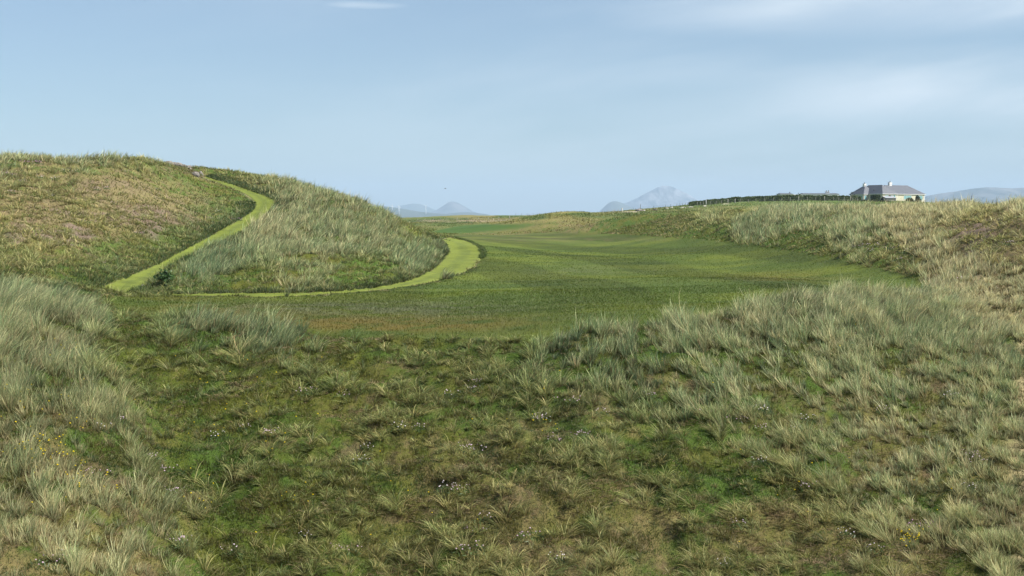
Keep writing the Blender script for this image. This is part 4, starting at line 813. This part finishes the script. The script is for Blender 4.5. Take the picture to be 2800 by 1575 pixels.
# ---------------------------------------------------------------- mountains
def mountain(prof, D, hw, mat, label, seed, gul=.12, base=-7.0):
    pr = np.array(prof, float); x0, x1 = pr[0, 0], pr[-1, 0]; nx, ny = 420, 60
    px = np.linspace(x0, x1, nx); py = np.interp(px, pr[:, 0], pr[:, 1]); ker = np.hanning(9); ker /= ker.sum(); py = np.convolve(np.r_[np.full(4, py[0]), py, np.full(4, py[-1])], ker, 'valid')
    X1 = (px-CX)/FPX*D; H = EYE+(590-py)/FPX*D-base; t = np.linspace(-1, 1, ny); T_, X_ = np.meshgrid(t, X1, indexing='ij'); Hh = np.broadcast_to(H, T_.shape)
    fall = (1-np.abs(T_))**1.15
    rid = 1-np.abs(2*fbm(X_+seed*7, T_*hw*.35, hw*.16, 5, seed)-1); z = Hh*fall*(1-gul*(rid-.55)*np.minimum(1, np.abs(T_)*6))
    V = np.stack([X_, D+T_*hw, base+z], -1).reshape(-1, 3); ii = np.arange(nx*ny).reshape(ny, nx); q = np.stack([ii[:-1, :-1], ii[:-1, 1:], ii[1:, 1:], ii[1:, :-1]], -1).reshape(-1, 4)
    o = fast_mesh('mountain', V, q.ravel(), np.full(len(q), 4), mat); tag(o, label, 'mountain', kind='structure')
    def hz(x, Y):
        tt = abs((Y-D)/hw); return base+float(np.interp(x, X1, H))*(1-tt)**1.15
    return hz
def mtmat(name, c1, c2, s1, str_):
    m, n_, l_, p_ = newmat(name); g = nd(n_, 'ShaderNodeNewGeometry'); mp = nd(n_, 'ShaderNodeMapping'); mp.inputs['Scale'].default_value = (s1, s1*.3, s1*str_); l_.new(g.outputs['Position'], mp.inputs[0])
    t = nd(n_, 'ShaderNodeTexNoise'); t.inputs['Scale'].default_value = 1; t.inputs['Detail'].default_value = 7; t.inputs['Roughness'].default_value = .65; l_.new(mp.outputs[0], t.inputs['Vector'])
    r_ = nd(n_, 'ShaderNodeValToRGB'); e = r_.color_ramp.elements; e[0].position = .42; e[0].color = (*c1, 1); e[1].position = .62; e[1].color = (*c2, 1); l_.new(t.outputs[0], r_.inputs[0]); l_.new(r_.outputs[0], p_.inputs['Base Color']); p_.inputs['Roughness'].default_value = .95; p_.inputs['Specular IOR Level'].default_value = .1
    return m
MT1 = mtmat('mountain_heath', (.05,.07,.045), (.08,.09,.07), .004, 2); MT2 = mtmat('mountain_scree', (.05,.065,.07), (.24,.24,.25), .008, .8); MT3 = mtmat('mountain_rock', (.045,.06,.055), (.15,.15,.15), .006, 3)
hz1 = mountain([(960,545),(1000,553),(1040,561.5),(1077,567),(1116,573),(1151,579),(1193,583),(1240,586),(1290,587),(1360,590),(1420,594)], 8200, 1500, MT1, 'long low blue ridge with wind turbines behind the mound', 3)
mountain([(1040,590),(1074,567),(1105,560),(1130,555.7),(1149,557),(1168,564),(1189,573),(1215,582),(1240,590)], 15500, 1500, MT1, 'faint rounded blue hill behind the turbine ridge', 5)
mountain([(1150,592),(1193,574),(1210,564),(1226,552.5),(1236,550),(1244,550.5),(1254,554.5),(1275,566),(1293,578),(1314,584),(1340,592)], 13500, 1200, MT3, 'small cone shaped blue mountain left of centre', 7)
mountain([(1180,594),(1230,583),(1262,580),(1290,580.5),(1330,585),(1360,594)], 9000, 900, MT1, 'low dark blue foothill below the small cone', 17)
mountain([(1640,594),(1680,572),(1705,555),(1716,552),(1733,544.5),(1745,539),(1756,532),(1779,520),(1797,510),(1810,506),(1818,506.6),(1826,506),(1838,509),(1849,515),(1877,528),(1892,537),(1905,546),(1930,560),(1960,580),(1980,594)], 13500, 1500, MT2, 'tall pale scree covered cone mountain behind the field', 9, gul=.3)
mountain([(1625,594),(1644,573),(1658,559),(1665,553.5),(1675,549.8),(1684,549.5),(1694,552),(1704,556),(1725,566),(1760,594)], 11500, 900, MT1, 'darker rounded shoulder hill left of the tall mountain', 11, gul=.1)
mountain([(2440,570),(2500,543),(2536,534),(2574,527),(2618,521),(2640,517),(2661,513.7),(2690,511),(2720,512),(2749,513.7),(2765,514),(2778,513),(2800,511.5),(2860,509),(2950,512),(3100,530),(3300,560)], 9000, 1500, MT3, 'broad blue mountain behind the right dune', 13, gul=.1)

# ---------------------------------------------------------------- wind turbines
TW = matp('turbine_white', (.85,.85,.85), .5, .02)
def turbine(px, pyb, pyt, r_, rot, label):
    Ys = np.linspace(6900, 8100, 240); best = min(Ys, key=lambda Y: abs(hz1((px-CX)/FPX*Y*8200/Y, Y)-(EYE+(590-pyb)/FPX*Y))); Y = float(best); X = (px-CX)/FPX*Y; zb = EYE+(590-pyb)/FPX*Y; H = (pyb-pyt)/FPX*Y
    root = bpy.data.objects.new('wind_turbine', None); COL.objects.link(root); root.location = (X, Y, zb); tag(root, label, 'wind turbine', 'wind turbines on the far ridge')
    tube('tower', [(0,0,-12),(0,0,H*.5),(0,0,H)], [2.4,2.0,1.5], TW, root, 12); boxes('nacelle', [(-1.6,1.6,-4,4,H-.2,H+3)], TW, root)
    for k in range(3):
        a_ = rot+k*2*math.pi/3; dx_, dz_ = math.sin(a_), math.cos(a_); nx_, nz_ = dz_, -dx_; V = []
        for t, w_ in ((0, .9), (.15, 1.7), (1, .45)):
            for sg in (-1, 1):
                for dy_ in (-4.6, -4.1): V.append((dx_*r_*t+nx_*w_*sg, dy_, H+1.4+dz_*r_*t+nz_*w_*sg))
        F = []
        for i in (0, 4): F += [i,i+2,i+6,i+4, i+1,i+5,i+7,i+3, i,i+4,i+5,i+1, i+2,i+3,i+7,i+6]
        F += [0,1,3,2, 8,10,11,9]; fast_mesh('blade', V, F, [4]*10, TW, smooth=False, parent=root)
turbine(1091.5, 584, 565, 17, 0.05, 'left of the two clear white wind turbines'); turbine(1165, 584.5, 564, 17, 1.0, 'right one of the two clear white wind turbines'); turbine(1073, 571, 563, 15, .3, 'faintest and leftmost wind turbine just above the mound')

# bird in the sky
bd = bpy.data.objects.new('bird', None); COL.objects.link(bd); bd.location = ((1218-CX)/FPX*230, 230, EYE+(590-516)/FPX*230); bd.rotation_euler = (0, 0, .5); tag(bd, 'tiny dark bird flying above the small cone mountain', 'bird')
BM = matp('dark_feathers', (.05,.05,.05), .8, .2); tube('body', [(-.17,0,0),(-.12,0,.01),(-.03,0,0),(.06,0,0),(.13,0,.01),(.18,0,0)], [.012,.035,.05,.035,.02,.03], BM, bd)
for sg in (-1, 1): fast_mesh('wing', [(-.07,sg*.03,.01),(.06,sg*.03,.01),(.05,sg*.22,.09),(-.04,sg*.2,.09),(.07,sg*.42,.05),(-.07,sg*.03,-.005),(.06,sg*.03,-.005),(.05,sg*.22,.075),(-.04,sg*.2,.075),(.07,sg*.42,.045)], [0,1,2,3,3,2,4,5,8,7,6,8,9,7,1,6,7,2,2,7,9,4,3,4,9,8,0,3,8,5,0,5,6,1], [4,3,4,3,4,4,4,4,4], BM, smooth=False, parent=bd)

# ---------------------------------------------------------------- air
hm_ = bpy.data.materials.new('haze'); hm_.use_nodes = True; hn = hm_.node_tree.nodes; hn.remove(hn['Principled BSDF']); pvn = hn.new('ShaderNodeVolumePrincipled'); hm_.node_tree.links.new(pvn.outputs[0], hn['Material Output'].inputs['Volume'])
pvn.inputs['Density'].default_value = 0.95e-4; pvn.inputs['Color'].default_value = (.56,.76,.97, 1); pvn.inputs['Anisotropy'].default_value = 0.0
hb = boxes('haze', [(-56000,56000,-420,18600,-7.5,470)], hm_); tag(hb, 'thin blue sea haze filling the air', 'haze', kind='stuff')
